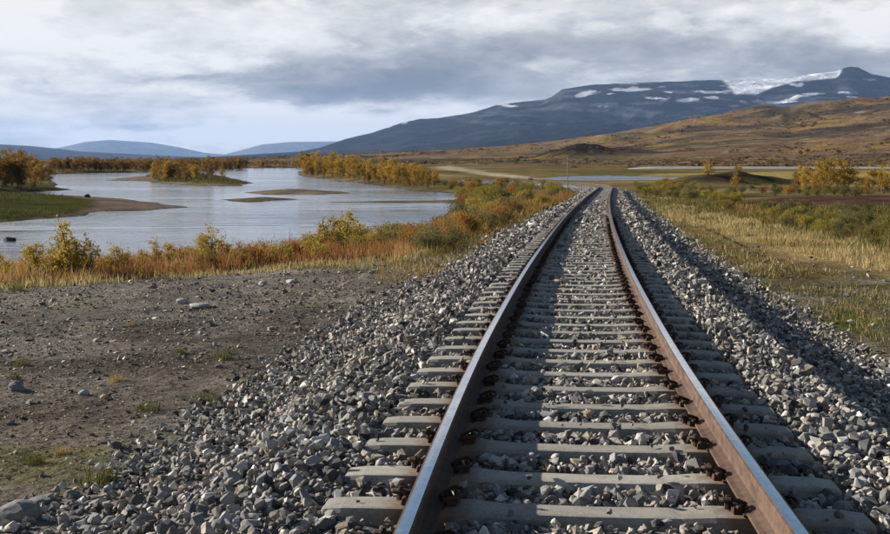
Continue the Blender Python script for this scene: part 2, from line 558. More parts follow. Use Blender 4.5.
M_GROUND = mat_ground()
M_BED = mat_rock('ballast_bed_dust', (.07, .07, .072), (.19, .185, .18))
M_GRAVEL = mat_attr('ballast_stone', .85, .72, 1.28, 30, .5)
M_PEBBLE = mat_attr('pebble', .9, .75, 1.25, 40, .4)
M_STONE = mat_stone_single()
M_CONC = mat_concrete()
M_RAIL = mat_rust('rail_rust', (.036, .023, .017), (.128, .076, .050), 9)
M_CLIP = mat_rust('clip_rust', (.022, .017, .014), (.095, .052, .032), 30, .4, True)
M_STEEL = mat_steel()
M_WATER = mat_water()
M_GRASS = mat_attr('grass_blade', .8, .8, 1.2, 3, 0, .35)
M_BARK = mat_rock('birch_bark', (.13, .12, .11), (.42, .40, .37))
M_TWIG = mat_rock('willow_stem', (.05, .04, .03), (.12, .09, .07))
L_RUST = leaf_mat('leaf_rust', [(0, (.07, .045, .012)), (.35, (.15, .085, .016)), (.7, (.25, .13, .018)), (1, (.30, .18, .03))])
L_GOLD = leaf_mat('leaf_gold', [(0, (.085, .07, .018)), (.35, (.25, .15, .015)), (.7, (.38, .22, .02)), (1, (.45, .29, .04))])
L_OLIVE = leaf_mat('leaf_olive', [(0, (.05, .052, .015)), (.4, (.11, .10, .022)), (.75, (.18, .145, .03)), (1, (.25, .19, .045))])
L_GREEN = leaf_mat('leaf_green', [(0, (.075, .072, .028)), (.5, (.15, .13, .045)), (1, (.24, .19, .07))])
L_YELLOW = leaf_mat('leaf_yellow', [(0, (.13, .11, .018)), (.5, (.26, .20, .028)), (1, (.40, .30, .06))])
L_SAP = leaf_mat('leaf_sapling', [(0, (.20, .13, .02)), (.5, (.37, .26, .035)), (1, (.48, .37, .08))])
L_ORANGE = leaf_mat('leaf_orange', [(0, (.12, .055, .015)), (.45, (.27, .115, .022)), (1, (.38, .20, .04))])
M_MOUNT = mat_attr('mountain_rock', 1.0, .6, 1.45, .004, 0)
M_MOUNT.node_tree.nodes['Principled BSDF'].inputs['Specular IOR Level'].default_value = 0
_g = G(M_MOUNT.node_tree)
_g.put(M_MOUNT.node_tree.nodes['Principled BSDF'].inputs['Normal'], _g.bump(_g.noise(objpos(_g), .006, 9, .66), 1.0, 90.0))
M_POST = mat_rock('grey_post_paint', (.17, .15, .13), (.27, .25, .22))

# ------------------------------------------------------------------ ground sheet


def build_ground():
    a = np.concatenate([np.linspace(-180, -34, 30)[:-1], np.arange(-34, -26, .5), np.arange(-26, 26, .115), np.arange(26, 34, .5), np.linspace(34, 180, 30)])
    rr = [0.6, 1.2, 1.8, 2.4]
    q = 2.4
    while q < 24000:
        q *= 1.0135 if q < 60 else (1.013 if q < 450 else 1.019)
        rr.append(q)
    rr = np.array(rr)
    A, RR = np.meshgrid(np.radians(a), rr)
    X = np.sin(A) * RR; Y = np.cos(A) * RR
    Z, S, SD, PX = height(X, Y, True)
    ny, nx = X.shape
    V = np.stack([X, Y, Z], -1).reshape(-1, 3)
    V = np.vstack([V, [[0, 0, float(height(np.array([0.]), np.array([0.]))[0])]]])
    i = np.arange(ny - 1)[:, None] * nx + np.arange(nx - 1)[None, :]
    F = np.stack([i, i + 1, i + nx + 1, i + nx], -1).reshape(-1, 4)[:, ::-1]
    C = albedo(X, Y, Z, S, SD, PX).reshape(-1, 3)
    C = np.vstack([C, C[:1]])
    me = mesh_np('ground', V, F, [M_GROUND], C, True)
    o = add('ground', me, kind='structure')
    return o


# areas with a cover of their own, as plan outlines on the ground
STRAW = None
HEATHER = None
SANDY = None
MEADOW = None


def lerp(a, b, t):
    return a + (np.asarray(b) - a) * np.clip(t, 0, 1)[..., None]


def albedo(X, Y, Z, S, SD, PX):
    r = np.hypot(X, Y)
    n1 = fbm(X, Y, 6, 4, 71); n2 = fbm(X, Y, 25, 4, 75); n3 = fbm(X, Y, 1.3, 3, 79); n4 = fbm(X, Y * 2.2, 240, 5, 83); n5 = fbm(X, Y * 2.5, 70, 4, 87)
    C = np.zeros(X.shape + (3,)) + np.array([.105, .088, .035])
    C = lerp(C, (.15, .10, .045), smooth(.45, .62, n2))
    C = lerp(C, (.06, .06, .022), smooth(.55, .68, n1) * .8)
    C = lerp(C, (.21, .16, .075), smooth(.56, .70, fbm(X, Y, 14, 4, 91)) * .7)
    # moor in the distance
    far = smooth(330, 620, r)
    moor = np.zeros_like(C) + np.array([.125, .078, .048])
    moor = lerp(moor, (.135, .095, .056), smooth(.48, .66, n4))
    moor = lerp(moor, (.070, .064, .034), smooth(.52, .66, n5) * .75)
    moor = lerp(moor, (.040, .032, .027), smooth(.54, .66, fbm(X, Y * 1.8, 150, 4, 93)) * .8)
    moor = lerp(moor, (.20, .13, .035), smooth(.62, .74, fbm(X, Y * 2, 60, 4, 95)) * .7 * (1 - smooth(1200, 2200, r)))
    moor = lerp(moor, (.22, .21, .20), smooth(.72, .80, fbm(X, Y, 45, 5, 97, .62)) * .6)
    C = lerp(C, moor * 1.28, far)
    # gravel flat left of the line
    flat = smooth(-1.8, -2.6, S) * (1 - smooth(-.25, .25, sd_poly(X, Y, FLAT) + (n3 - .5) * 1.2))
    gc = np.zeros_like(C) + np.array([.128, .106, .084])
    gc = lerp(gc, (.17, .145, .118), smooth(.5, .66, n1) * .8)
    gc = lerp(gc, (.078, .062, .046), smooth(.50, .64, fbm(X, Y * 2, 2.4, 4, 101)) * .85)
    gc = lerp(gc, (.10, .095, .035), smooth(.60, .70, fbm(X, Y, 1.6, 4, 103)) * .6)
    gc = lerp(gc, np.array([.175, .165, .152]) * np.ones_like(gc), smooth(9, 16, Y) * .35 * smooth(.38, .6, n1 * .5 + n3 * .5))
    C = lerp(C, gc, flat)
    # mossy verge on the right
    verge = smooth(2.2, 3.0, S) * (1 - smooth(18, 30, Y)) * (1 - smooth(9, 13, S))
    vc = np.zeros_like(C) + np.array([.072, .064, .022])
    vc = lerp(vc, (.10, .085, .055), smooth(.45, .6, n1))
    vc = lerp(vc, (.19, .17, .15), smooth(.60, .70, fbm(X, Y, .7, 4, 105)) * .8)
    vc = lerp(vc, (.07, .085, .018), smooth(.55, .65, fbm(X, Y, 1.5, 4, 107)) * .8)
    C = lerp(C, vc, verge)
    for poly, col, soft in ((STRAW, (.30, .22, .10), 2.0), (HEATHER, (.060, .030, .026), 2.5), (SANDY, (.36, .29, .20), 5), (MEADOW, (.25, .20, .07), 6)):
        d = sd_poly(X, Y, poly) + (n1 - .5) * soft * 2
        C = lerp(C, col, (1 - smooth(-soft * .5, soft * .5, d)) * .85)
    # dark banks: peat, with the shade of their near sides put into the colour
    for mx, my, rx, ry, h in MOUNDS[:8]:
        q = ((X - mx) / rx) ** 2 + ((Y - my) / ry) ** 2
        C = lerp(C, (.028, .024, .020), np.exp(-q * q) * .9 * smooth(.25, .5, fbm(X, Y, rx, 3, 47)))
    # bars and shore: wet sand, then turf on the spit and the island
    inr = (1 - smooth(0, 2.0, SD)) * (Y > 60)
    C = lerp(C, (.115, .090, .070), inr)
    for isl in (SPIT, ISLAND, BAR_A, BAR_B):
        C = lerp(C, (.14, .105, .08), 1 - smooth(-1, 1, sd_poly(X, Y, isl)))
    turf = 1 - smooth(-1.2, 1.2, sd_poly(X, Y, SPIT_TURF) + (n1 - .5) * 5)
    C = lerp(C, (.050, .050, .016), turf)
    turf = 1 - smooth(-1.5, 1.5, sd_poly(X, Y, ISLE_TURF) + (n1 - .5) * 5)
    C = lerp(C, (.085, .080, .022), turf)
    # ballast dust near the line
    C = lerp(C, (.15, .147, .142), (1 - smooth(2.7, 3.5, np.abs(S) + (n3 - .5) * .9)) * (Y < 190))
    C = lerp(C, (.05, .045, .035), (SD < 0) * 1.0)
    return np.clip(C, .008, .8)


FLAT = [ground_at(a_, b_) for a_, b_ in ((-300, 300), (-60, 292), (60, 286), (140, 279), (220, 274), (300, 268), (380, 262), (430, 254))] + [(3.0, 22.0), (1.0, 3.0), (-14.0, 3.0)]
STRAW = plan([(652, 198), (690, 203), (735, 216), (790, 232), (850, 247), (960, 268), (960, 300), (870, 285), (800, 262), (740, 242), (690, 226), (664, 214)], 1.3)
HEATHER = plan([(742, 197), (800, 194.5), (1000, 195), (1200, 200), (1000, 211), (860, 208), (790, 206), (745, 203)], 1.2)
SANDY = plan([(432, 169.0), (450, 168), (480, 171.5), (520, 175.5), (552, 177), (556, 179.5), (520, 178.6), (470, 174.5), (440, 172)], 0.4)
MEADOW = plan([(640, 171.0), (760, 170.2), (900, 170.5), (900, 174.5), (780, 175), (660, 175)], 1.2)
SPIT_TURF = plan([(-420, 206), (0, 200), (40, 199.5), (72, 203), (84, 209), (78, 215), (40, 219), (0, 222), (-420, 238)])
ISLE_TURF = plan([(146, 178), (180, 176.2), (222, 177), (238, 181.5), (250, 183), (234, 185.6), (200, 185), (168, 183), (148, 180)])

build_ground()

# ------------------------------------------------------------------ water
river = add('river', mesh_np('river', [(-900, 15, 0), (300, 15, 0), (300, 900, 0), (-900, 900, 0)], [(0, 1, 2, 3)], [M_WATER]), kind='structure')

# ------------------------------------------------------------------ mountains


def px_of(x, y): return 445 + FPX * x / y


def build_mountain():
    kp = np.array([60, 200, 300, 320, 345, 372, 400, 420, 440, 470, 500, 522, 545, 552, 562, 575, 590, 605, 640, 680, 705, 735, 760, 790, 815, 838, 842, 850, 858, 864, 872, 890, 930, 1000, 1100, 1250])
    ky = np.array([160, 157, 151, 147, 138.5, 132, 123, 118.5, 117.5, 112, 104, 101, 99, 96.5, 89, 86.5, 84, 83.5, 81.5, 80.5, 80, 79.5, 79, 76, 73, 71, 68.5, 66.5, 67, 70, 74, 76.5, 74, 70, 76, 90])
    az = np.arange(60, 1240, 2.1); t = np.linspace(0, 1.25, 190)
    PXg, T = np.meshgrid(az, t)
    e = 160 - np.interp(PXg, kp, ky)
    Y = 5600 + 5400 * T; X = (PXg - 445) / FPX * Y
    ridge = e * 11000 / FPX + 4
    prof = np.interp(T, [0, .25, .5, .72, .86, .95, 1.0, 1.08, 1.25], [0, .13, .34, .60, .79, .93, 1.0, .97, .78])
    nz = (.35 - np.abs(fbm(X, Y * .6, 1300, 6, 121) - .5) * 3.2) * 190 + (.3 - np.abs(fbm(X, Y * .7, 420, 5, 127) - .5) * 3) * 70
    amp = np.clip(e / 60, .05, 1) * np.sin(np.clip(T, 0, 1) * math.pi) ** .8
    rough = (fbm(X, Y, 260, 4, 133) - .5) * 34 * np.clip(e / 60, 0, 1) * smooth(.7, .98, T)
    Z = ridge * prof + nz * amp * .8 + rough - 6
    dark = np.zeros(X.shape + (3,)) + np.array([.015, .017, .021])  # near-black rock: the cloud shade over the mountain is put into its colour
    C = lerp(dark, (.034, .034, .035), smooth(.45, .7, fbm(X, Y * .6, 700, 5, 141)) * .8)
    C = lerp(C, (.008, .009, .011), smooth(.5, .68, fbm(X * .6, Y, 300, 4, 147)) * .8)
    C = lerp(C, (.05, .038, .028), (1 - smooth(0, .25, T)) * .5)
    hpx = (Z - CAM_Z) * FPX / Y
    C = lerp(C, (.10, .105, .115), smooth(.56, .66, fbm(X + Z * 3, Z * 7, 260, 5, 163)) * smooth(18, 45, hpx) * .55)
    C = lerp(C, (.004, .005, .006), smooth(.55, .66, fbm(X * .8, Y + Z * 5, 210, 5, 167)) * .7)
    sn = fbm(X, Y * 1.0, 330, 5, 151)
    pxn = PXg + (fbm(X, Y, 900, 4, 157) - .5) * 14
    # the ice field below the cloud, then scattered snow beds
    lowedge = np.interp(pxn, [728, 733, 753, 770, 794, 834, 845], [68, 66, 65.5, 72, 78.5, 82, 95])
    ice = smooth(-1.0, 1.2, hpx - lowedge) * smooth(727, 733, pxn + (hpx - 68) * .55) * (1 - smooth(835, 840, pxn))
    beds = smooth(.67, .71, sn) * smooth(52, 64, hpx) * .7
    for bx, be, rx, re in ((632, 70.5, 20, 3.0), (608, 66, 5, 1.2), (668, 68, 8, 1.2), (700, 69, 7, 1.0), (710, 62, 10, 1.6), (780, 58.5, 22, 1.6), (812, 66, 12, 1.4), (850, 67, 12, 1.6), (868, 79, 6, 1.6), (508, 55, 9, 1.6), (405, 37, 7, 1.6), (388, 33, 7, 1.3), (845, 58, 10, 1.2), (600, 55, 9, .8), (655, 62, 14, .8)):
        q = ((pxn - bx) / rx) ** 2 + ((hpx - be + (sn - .5) * 5) / (re * .75)) ** 2 + (fbm(X, Y, 110, 4, 161) - .5) * 2.2
        beds = np.maximum(beds, (1 - smooth(.55, .80, q)))
    C = lerp(C, (.62, .64, .68), np.maximum(ice, beds * .8))
    ny, nx = X.shape
    i = np.arange(ny - 1)[:, None] * nx + np.arange(nx - 1)[None, :]
    F = np.stack([i, i + 1, i + nx + 1, i + nx], -1).reshape(-1, 4)
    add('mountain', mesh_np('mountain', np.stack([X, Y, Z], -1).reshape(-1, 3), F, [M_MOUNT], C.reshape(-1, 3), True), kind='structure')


def build_far_hills(name, D, depth, kp, ky, col, seed):
    az = np.arange(kp[0], kp[-1], 2.5); t = np.linspace(0, 1.6, 46)
    PXg, T = np.meshgrid(az, t)
    e = 160 - np.interp(PXg, kp, ky)
    Y = D - depth + depth * T; X = (PXg - 445) / FPX * Y
    prof = np.interp(T, [0, .3, .6, .85, 1, 1.15, 1.6], [0, .2, .52, .86, 1, .92, .4])
    Z = e * D / FPX * prof + (fbm(X, Y, D * .05, 4, seed) - .5) * D * .004 * np.sin(np.clip(T, 0, 1) * 3.14) - 8
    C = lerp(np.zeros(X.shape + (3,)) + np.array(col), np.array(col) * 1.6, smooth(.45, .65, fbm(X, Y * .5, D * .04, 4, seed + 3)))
    ny, nx = X.shape
    i = np.arange(ny - 1)[:, None] * nx + np.arange(nx - 1)[None, :]
    F = np.stack([i, i + 1, i + nx + 1, i + nx], -1).reshape(-1, 4)
    add(name, mesh_np(name, np.stack([X, Y, Z], -1).reshape(-1, 3), F, [M_MOUNT], C.reshape(-1, 3), True), kind='structure')


build_mountain()
build_far_hills('distant_hills', 31000, 7000, [-500, -200, -60, 20, 55, 70, 85, 110, 150, 180, 205, 225, 240, 262, 290, 330, 380, 460, 600], [150, 146, 147, 149, 148, 145, 141.5, 139.5, 142, 147, 152.5, 154, 150, 144, 141.5, 141, 140, 143, 152], (.075, .078, .082), 211)  # base colour lightened to carry part of the distance haze
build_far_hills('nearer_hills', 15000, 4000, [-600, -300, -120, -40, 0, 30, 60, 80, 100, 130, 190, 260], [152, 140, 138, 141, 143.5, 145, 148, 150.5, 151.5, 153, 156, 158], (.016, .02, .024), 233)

# ------------------------------------------------------------------ stones


def hull_stone(k, seed, flat=.72):
    r = random.Random(seed)
    bm = bmesh.new()
    for i in range(k):
        v = Vector((r.gauss(0, 1), r.gauss(0, 1), r.gauss(0, 1))).normalized() * r.uniform(.85, 1.08)
        bm.verts.new((v.x * .62, v.y * .48, v.z * .62 * flat))
    res = bmesh.ops.convex_hull(bm, input=bm.verts)
    junk = list({e for e in res['geom_interior'] + res['geom_unused'] if isinstance(e, bmesh.types.BMVert)})
    bmesh.ops.delete(bm, geom=junk, context='VERTS')
    bmesh.ops.triangulate(bm, faces=bm.faces)
    bm.verts.index_update()
    V = np.array([v.co[:] for v in bm.verts]); F = np.array([[v.index for v in f.verts] for f in bm.faces])
    bm.free()
    return V, F


HULL_NEAR = [hull_stone(10 + i % 6, 100 + i, .6 + .03 * (i % 8)) for i in range(28)]
HULL_MID = [hull_stone(8, 200 + i) for i in range(16)]
HULL_FAR = [hull_stone(7, 300 + i) for i in range(10)]


def rand_rot(n, tilt):
    """random turn about z, then a random tilt"""
    a = rng.uniform(0, 2 * np.pi, n); b = rng.normal(0, tilt, n); c = rng.normal(0, tilt, n)
    ca, sa, cb, sb, cc, s_ = np.cos(a), np.sin(a), np.cos(b), np.sin(b), np.cos(c), np.sin(c)
    o = np.zeros(n); i = np.ones(n)
    Rz = np.stack([ca, -sa, o, sa, ca, o, o, o, i], -1).reshape(n, 3, 3)
    Rx = np.stack([i, o, o, o, cb, -sb, o, sb, cb], -1).reshape(n, 3, 3)
    Ry = np.stack([cc, o, s_, o, i, o, -s_, o, cc], -1).reshape(n, 3, 3)
    return Rx @ Ry @ Rz


def stone_colors(n, bias=0.):
    u = np.clip(rng.uniform(0, 1, n) + bias, 0, 1)
    xs = [s[0] for s in STONE_STOPS]; cs = np.array([s[1] for s in STONE_STOPS])
    C = np.stack([np.interp(u, xs, cs[:, j]) for j in range(3)], -1)
    return C * rng.uniform(.8, 1.2, (n, 1)) * np.array([1.05, 1.0, .93])


def scatter(P, size, hulls, C, tilt=.6):
    n = len(P); Vs = []; Fs = []; Cs = []; off = 0
    which = rng.integers(0, len(hulls), n)
    Rm = rand_rot(n, tilt)
    asp = rng.uniform(.75, 1.25, (n, 3))
    for h, (V, F) in enumerate(hulls):
        ix = np.nonzero(which == h)[0]
        if not len(ix): continue
        W = np.einsum('nij,nvj->nvi', Rm[ix], V[None] * asp[ix][:, None, :]) * size[ix][:, None, None] + P[ix][:, None, :]
        k = len(V)
        Vs.append(W.reshape(-1, 3)); Cs.append(np.repeat(C[ix], k, 0))
        Fs.append((F[None] + (np.arange(len(ix)) * k)[:, None, None] + off).reshape(-1, 3)); off += k * len(ix)
    return np.vstack(Vs), np.vstack(Fs), np.vstack(Cs)


def in_view(P, m=70):
    px = 445 + FPX * P[:, 0] / P[:, 1]; py = 160 - FPX * (P[:, 2] - CAM_Z) / P[:, 1]
    return (px > -m) & (px < 890 + m) & (py < 534 + m)


# ------------------------------------------------------------------ ballast bed


def bed_profile(s):
    s = np.abs(s)
    return SLEEPER_TOP + np.interp(s, [0, .55, .75, .95, 1.25, 1.40, 1.85, 2.28, 2.75, 3.2, 3.6], [-.044, -.042, -.068, -.050, -.050, -.04, -.075, -.375, -.44, -.52, -.75])


YB = np.concatenate([np.arange(-12, 30, .25), np.arange(30, 194, 1.0)])


def on_track(y, s, dz):
    """point at the foot y, offset s to the right, height dz over the rail head"""
    k = slope(y); n = np.sqrt(1 + k * k)
    return np.stack([xc(y) + s / n, y - s * k / n, rail_z(y) + dz], -1)


def build_bed():
    sx = np.concatenate([np.arange(-3.6, -1.2, .12), np.arange(-1.2, 1.21, .1), np.arange(1.32, 3.61, .12)])
    Yg, Sg = np.meshgrid(YB, sx, indexing='ij')
    P = on_track(Yg, Sg, bed_profile(Sg) - .03 + (vnoise(Sg * 9, Yg * 9, 4) - .5) * .03 * (Yg < 30))
    nx = len(sx)
    i = np.arange(len(YB) - 1)[:, None] * nx + np.arange(nx - 1)[None, :]
    F = np.stack([i, i + 1, i + nx + 1, i + nx], -1).reshape(-1, 4)
    return add('ballast_bed', mesh_np('ballast_bed', P.reshape(-1, 3), F, [M_BED], None, True), kind='structure')


bed = build_bed()

# sleepers stand every 0.6 m along the curve
_arc = np.concatenate([[0], np.cumsum(np.hypot(np.diff(_xx), np.diff(_yy)))])
_a0 = np.interp(2.2, _yy, _arc)
SLEEPERS_Y = np.interp(np.arange(_a0, np.interp(190, _yy, _arc), .6), _arc, _yy)
SLEEPERS_Y = SLEEPERS_Y[:298]


def clear_of_sleepers(y, s, half):
    k = np.searchsorted(SLEEPERS_Y, y)
    d = np.minimum(np.abs(y - SLEEPERS_Y[np.clip(k, 0, len(SLEEPERS_Y) - 1)]), np.abs(y - SLEEPERS_Y[np.clip(k - 1, 0, len(SLEEPERS_Y) - 1)]))
    return (d > half) | (np.abs(s) > 1.25 + .02)


def build_ballast():
    Vs, Fs, Cs = [], [], []; off = 0
    singles = None
    for y0, y1, size, dens, hulls, layers in ((2.9, 9, .043, 800, HULL_NEAR, 1.0), (9, 16, .048, 600, HULL_MID, 1.0), (16, 32, .060, 290, HULL_FAR, 1), (32, 70, .095, 100, HULL_FAR, 1), (70, 190, .10, 46, HULL_FAR, 1)):
        n = int((y1 - y0) * 6.9 * dens)
        y = rng.uniform(y0, y1, n); s = rng.uniform(-3.45, 3.45, n)
        sz = size * np.exp(rng.normal(-.05, .40, n)); sz = np.clip(sz, size * .35, size * 2.0)
        ok = clear_of_sleepers(y, s, .125 + sz * .25) & (np.abs(np.abs(s) - .75) > .085)
        on = ~ok & (rng.uniform(0, 1, n) < .03) & (np.abs(np.abs(s) - .75) > .2) & (np.abs(s) < 1.2) & (y < 40)
        ok |= on
        ok &= rng.uniform(0, 1, n) < np.interp(np.abs(s), [0, 2.6, 2.95, 3.4], [1, 1, .45, .05])
        lift = rng.uniform(-.35, .42, n) * sz
        lift = np.where((np.abs(s) > 1.25) & (np.abs(s) < 1.9), lift + rng.uniform(0, .5, n) * sz, lift)
        lift = lift * np.interp(y, [50, 85, 110], [1, .5, .1]) - np.interp(y, [50, 110], [0, .03])
        pr = np.where(on, SLEEPER_TOP, bed_profile(s)); sz = np.where(on, sz * .7, sz); lift = np.where(on, sz * .22, lift)
        P = on_track(y, s, np.maximum(pr, GROUND_DROP + .01) + lift)
        far = np.abs(s) > 2.65
        P[far, 2] = np.maximum(P[far, 2], height(P[far, 0], P[far, 1]) + sz[far] * .2) if far.any() else P[far, 2]
        ok &= in_view(P, 190 if y0 < 12 else 80)
        P, sz, lift, s = P[ok], sz[ok], lift[ok], s[ok]
        C = stone_colors(len(P))
        dust = np.exp(-((np.abs(s) - .75) / .26) ** 2) * rng.uniform(.2, .95, len(P))
        C = lerp(C, (.115, .078, .055), dust)
        if singles is None:     # the stones that show largest become parts of their own
            d = P[:, 1] / sz - lift / sz * 26
            d = np.where(in_view(P, -6) & (lift > .05 * sz), d, 1e9)
            ix = np.argsort(d)[:300]
            singles = (P[ix], sz[ix])
            m = np.ones(len(P), bool); m[ix] = False
            P, sz, C = P[m], sz[m], C[m]
        V, F, Cc = scatter(P, sz, hulls, C)
        Vs.append(V); Fs.append(F + off); Cs.append(Cc); off += len(V)
    me = mesh_np('gravel', np.vstack(Vs), np.vstack(Fs), [M_GRAVEL], np.vstack(Cs))
    add('gravel', me, bed, kind='stuff')
    protos = [mesh_np('stone', V, F, [M_STONE]) for V, F in HULL_NEAR]
    for p, sz in zip(*singles):
        o = add('stone', protos[random.randrange(len(protos))], bed, p)
        o.rotation_euler = (random.gauss(0, .5), random.gauss(0, .5), random.uniform(0, 6.28))
        o.scale = (sz * random.uniform(.8, 1.2), sz * random.uniform(.8, 1.2), sz * random.uniform(.8, 1.15))


build_ballast()

# ------------------------------------------------------------------ the track
track = add('railway_track', None, None, (0.225, 0, 0), 'single railway track of rusty rails on concrete sleepers bending away to the right', 'railway')


def build_rail(side):
    half = [(.0, 0), (.025, -.0006), (.0345, -.004), (.036, -.012), (.0355, -.036), (.030, -.043), (.012, -.052), (.0085, -.07), (.0085, -.115), (.014, -.132), (.045, -.145), (.070, -.150), (.0725, -.160), (.0, -.162)]
    prof = half + [(-a, b) for a, b in half[-2:0:-1]]
    ys = np.concatenate([np.arange(1.6, 40, .5), np.arange(40, 192, 1.5)])
    P = np.stack([on_track(ys, side * .7535 + a, b) for a, b in prof], 1)
    n = len(prof)
    i = np.arange(len(ys) - 1)[:, None] * n + np.arange(n)[None, :]
    j = np.arange(len(ys) - 1)[:, None] * n + (np.arange(n)[None, :] + 1) % n
    F = np.stack([i, i + n, j + n, j], -1).reshape(-1, 4)
    fm = np.tile([1 if k in (0, n - 1) else 0 for k in range(n)], len(ys) - 1)
    me = mesh_np('rail', P.reshape(-1, 3) - np.array([0.225, 0, 0]), F, [M_RAIL, M_STEEL], None, False, fm)
    return add('rail', me, track)


build_rail(-1)
build_rail(1)


def sleeper_mesh():
    xs = [-1.25, -1.235, -1.15, -1.0, -.95, -.55, -.40, 0, .40, .55, .95, 1.0, 1.15, 1.235, 1.25]
    top = [-.030, -.012, -.003, 0, 0, 0, -.012, -.016, -.012, 0, 0, 0, -.003, -.012, -.030]
    wt = [.080, .092, .100, .102, .102, .102, .094, .090, .094, .102, .102, .102, .100, .092, .080]
    V = []; F = []
    for x, t, w_ in zip(xs, top, wt):
        for yy, zz in ((-w_ - .032, -.215), (-w_ - .006, t - .022), (-w_ + .008, t - .003), (-w_ + .03, t), (w_ - .03, t), (w_ - .008, t - .003), (w_ + .006, t - .022), (w_ + .032, -.215)):
            V.append((x, yy, zz))
    n = 8
    for i in range(len(xs) - 1):
        for j in range(n):
            k = (j + 1) % n
            F.append([i * n + j, i * n + k, (i + 1) * n + k, (i + 1) * n + j][::-1])
    F.append(list(range(n))); F.append([(len(xs) - 1) * n + j for j in range(n)][::-1])
    P = Parts(); P.put(V, F)
    return P.mesh('sleeper', [M_CONC])


def clip_mesh():
    """spring clip: shoulder block, insulator and a bent rod; +x points away from the rail"""
    P = Parts()
    P.box((.015, 0, .016), (.022, .045, .016), taper=.8)
    P.box((-.016, 0, .020), (.014, .035, .010))
    pts = [(-.022, -.052, .030), (-.006, -.050, .036), (.030, -.046, .038), (.062, -.036, .042), (.078, -.012, .050), (.070, .018, .060), (.046, .032, .064), (.016, .030, .056), (-.010, .014, .046), (-.026, .000, .036)]
    P.tube(pts, [.0095] * len(pts), 6)
    pts = [(.020, .0, .034), (.020, .03, .036), (.020, .075, .036)]
    P.tube(pts, [.010] * 3, 6)
    P.tube([(.045, -.02, .005), (.045, -.02, .05), (.045, -.02, .068)], [.015, .014, .009], 6)
    return P.mesh('rail_clip', [M_CLIP])


def pad_mesh():
    P = Parts()
    P.box((0, 0, .005), (.082, .088, .005))
    return P.mesh('rail_pad', [M_CLIP])


def build_sleepers():
    sm, cm, pm = sleeper_mesh(), clip_mesh(), pad_mesh()
    for k, y in enumerate(SLEEPERS_Y):
        p = on_track(np.array(y), 0., SLEEPER_TOP)
        o = add('sleeper', sm, track, (p[0] - .225 + random.gauss(0, .008), p[1] + random.gauss(0, .006), p[2] + random.gauss(0, .003)))
        o.rotation_euler = (-.01415 if y < 110 else 0, 0, -math.atan(float(slope(y))) + random.gauss(0, .003))
        if k < 64:
            for side in (-1, 1):
                q = add('rail_pad', pm, o, (side * .7535, 0, 0))
                for s2 in (-1, 1):
                    c = add('rail_clip', cm, o, (side * .7535 + s2 * .088, 0, .001))
                    c.rotation_euler = (0, random.gauss(0, .05), random.gauss(0, .12) + (math.pi if s2 < 0 else 0))
                    c.scale = (1.05, 1.05, 1.0)


build_sleepers()

# ------------------------------------------------------------------ pebbles of the gravel flat and the verge


def sample_poly(poly, n):
    P = np.array(poly); lo = P.min(0); hi = P.max(0); out = []
    got = 0
    while got < n:
        q = rng.uniform(lo, hi, (max(n * 2, 500), 2))
        q = q[sd_poly(q[:, 0], q[:, 1], poly) < 0]
        out.append(q); got += len(q)
    return np.vstack(out)[:n]


def build_pebbles():
    # density falls with distance as the stones get too small to see
    n = 60000
    y = 4.5 * (30 / 4.5) ** rng.uniform(0, 1, n); px = rng.uniform(-170, 470, n)
    x = (px - 445) * y / FPX
    s = x - xc(y)
    ok = (s < -2.5) & (sd_poly(x, y, FLAT) < .1)
    ok &= fbm(x, y, 1.8, 3, 301) > rng.uniform(.15, .60, n)
    x, y = x[ok], y[ok]
    sz = np.clip(.0135 * np.exp(rng.normal(0, .55, len(x))), .006, .07) * np.clip(y / 9, .8, 2.0)
    P = np.stack([x, y, height(x, y) + sz * .10], -1)
    C = stone_colors(len(x), .06) * np.array([1.0, .90, .78]) * .80
    A = scatter(P, sz, HULL_FAR, C, .25)
    n = 14000
    y = 5.5 * (34 / 5.5) ** rng.uniform(0, 1, n); px = rng.uniform(640, 940, n)
    x = (px - 445) * y / FPX; s = x - xc(y)
    ok = (s > 2.6) & (s < 9) & (fbm(x, y, 1.2, 3, 311) > rng.uniform(.35, .75, n)) & (rng.uniform(0, 1, n) < np.interp(s, [2.6, 3.6, 5, 9], [1, .6, .35, .1]))
    x, y = x[ok], y[ok]
    sz = np.clip(.026 * np.exp(rng.normal(0, .5, len(x))), .01, .10) * np.clip(y / 10, .8, 1.6)
    P = np.stack([x, y, height(x, y) + sz * .15], -1)
    B = scatter(P, sz, HULL_FAR, stone_colors(len(x)) * np.array([1, .96, .9]) * .85, .3)
    V = np.vstack([A[0], B[0]]); F = np.vstack([A[1], B[1] + len(A[0])]); C = np.vstack([A[2], B[2]])
    add('pebble_gravel', mesh_np('pebble_gravel', V, F, [M_PEBBLE], C), kind='stuff')


build_pebbles()

M_PALE = mat_rock('pale_stone', (.28, .26, .24), (.52, .50, .47))
M_GREY = mat_rock('grey_stone', (.11, .105, .10), (.26, .25, .24))
M_WETROCK = mat_rock('wet_rock', (.018, .018, .02), (.06, .058, .055))


def rock_mesh(seed, mat, name='rock'):
    r = random.Random(seed)
    bm = bmesh.new()
    bmesh.ops.create_icosphere(bm, subdivisions=3, radius=.5)
    n = [Vector((r.gauss(0, 1), r.gauss(0, 1), r.gauss(0, 1))).normalized() for _ in range(11)]
    for v in bm.verts:
        d = v.co.normalized(); k = 1.0
        for q in n: k = min(k, r.uniform(.70, .72) / max(d.dot(q), .45))
        v.co = d * .5 * k * 1.15 + Vector((r.gauss(0, .006), r.gauss(0, .006), r.gauss(0, .006)))
    me = bpy.data.meshes.new(name); bm.to_mesh(me); bm.free()
    me.materials.append(mat)
    return me


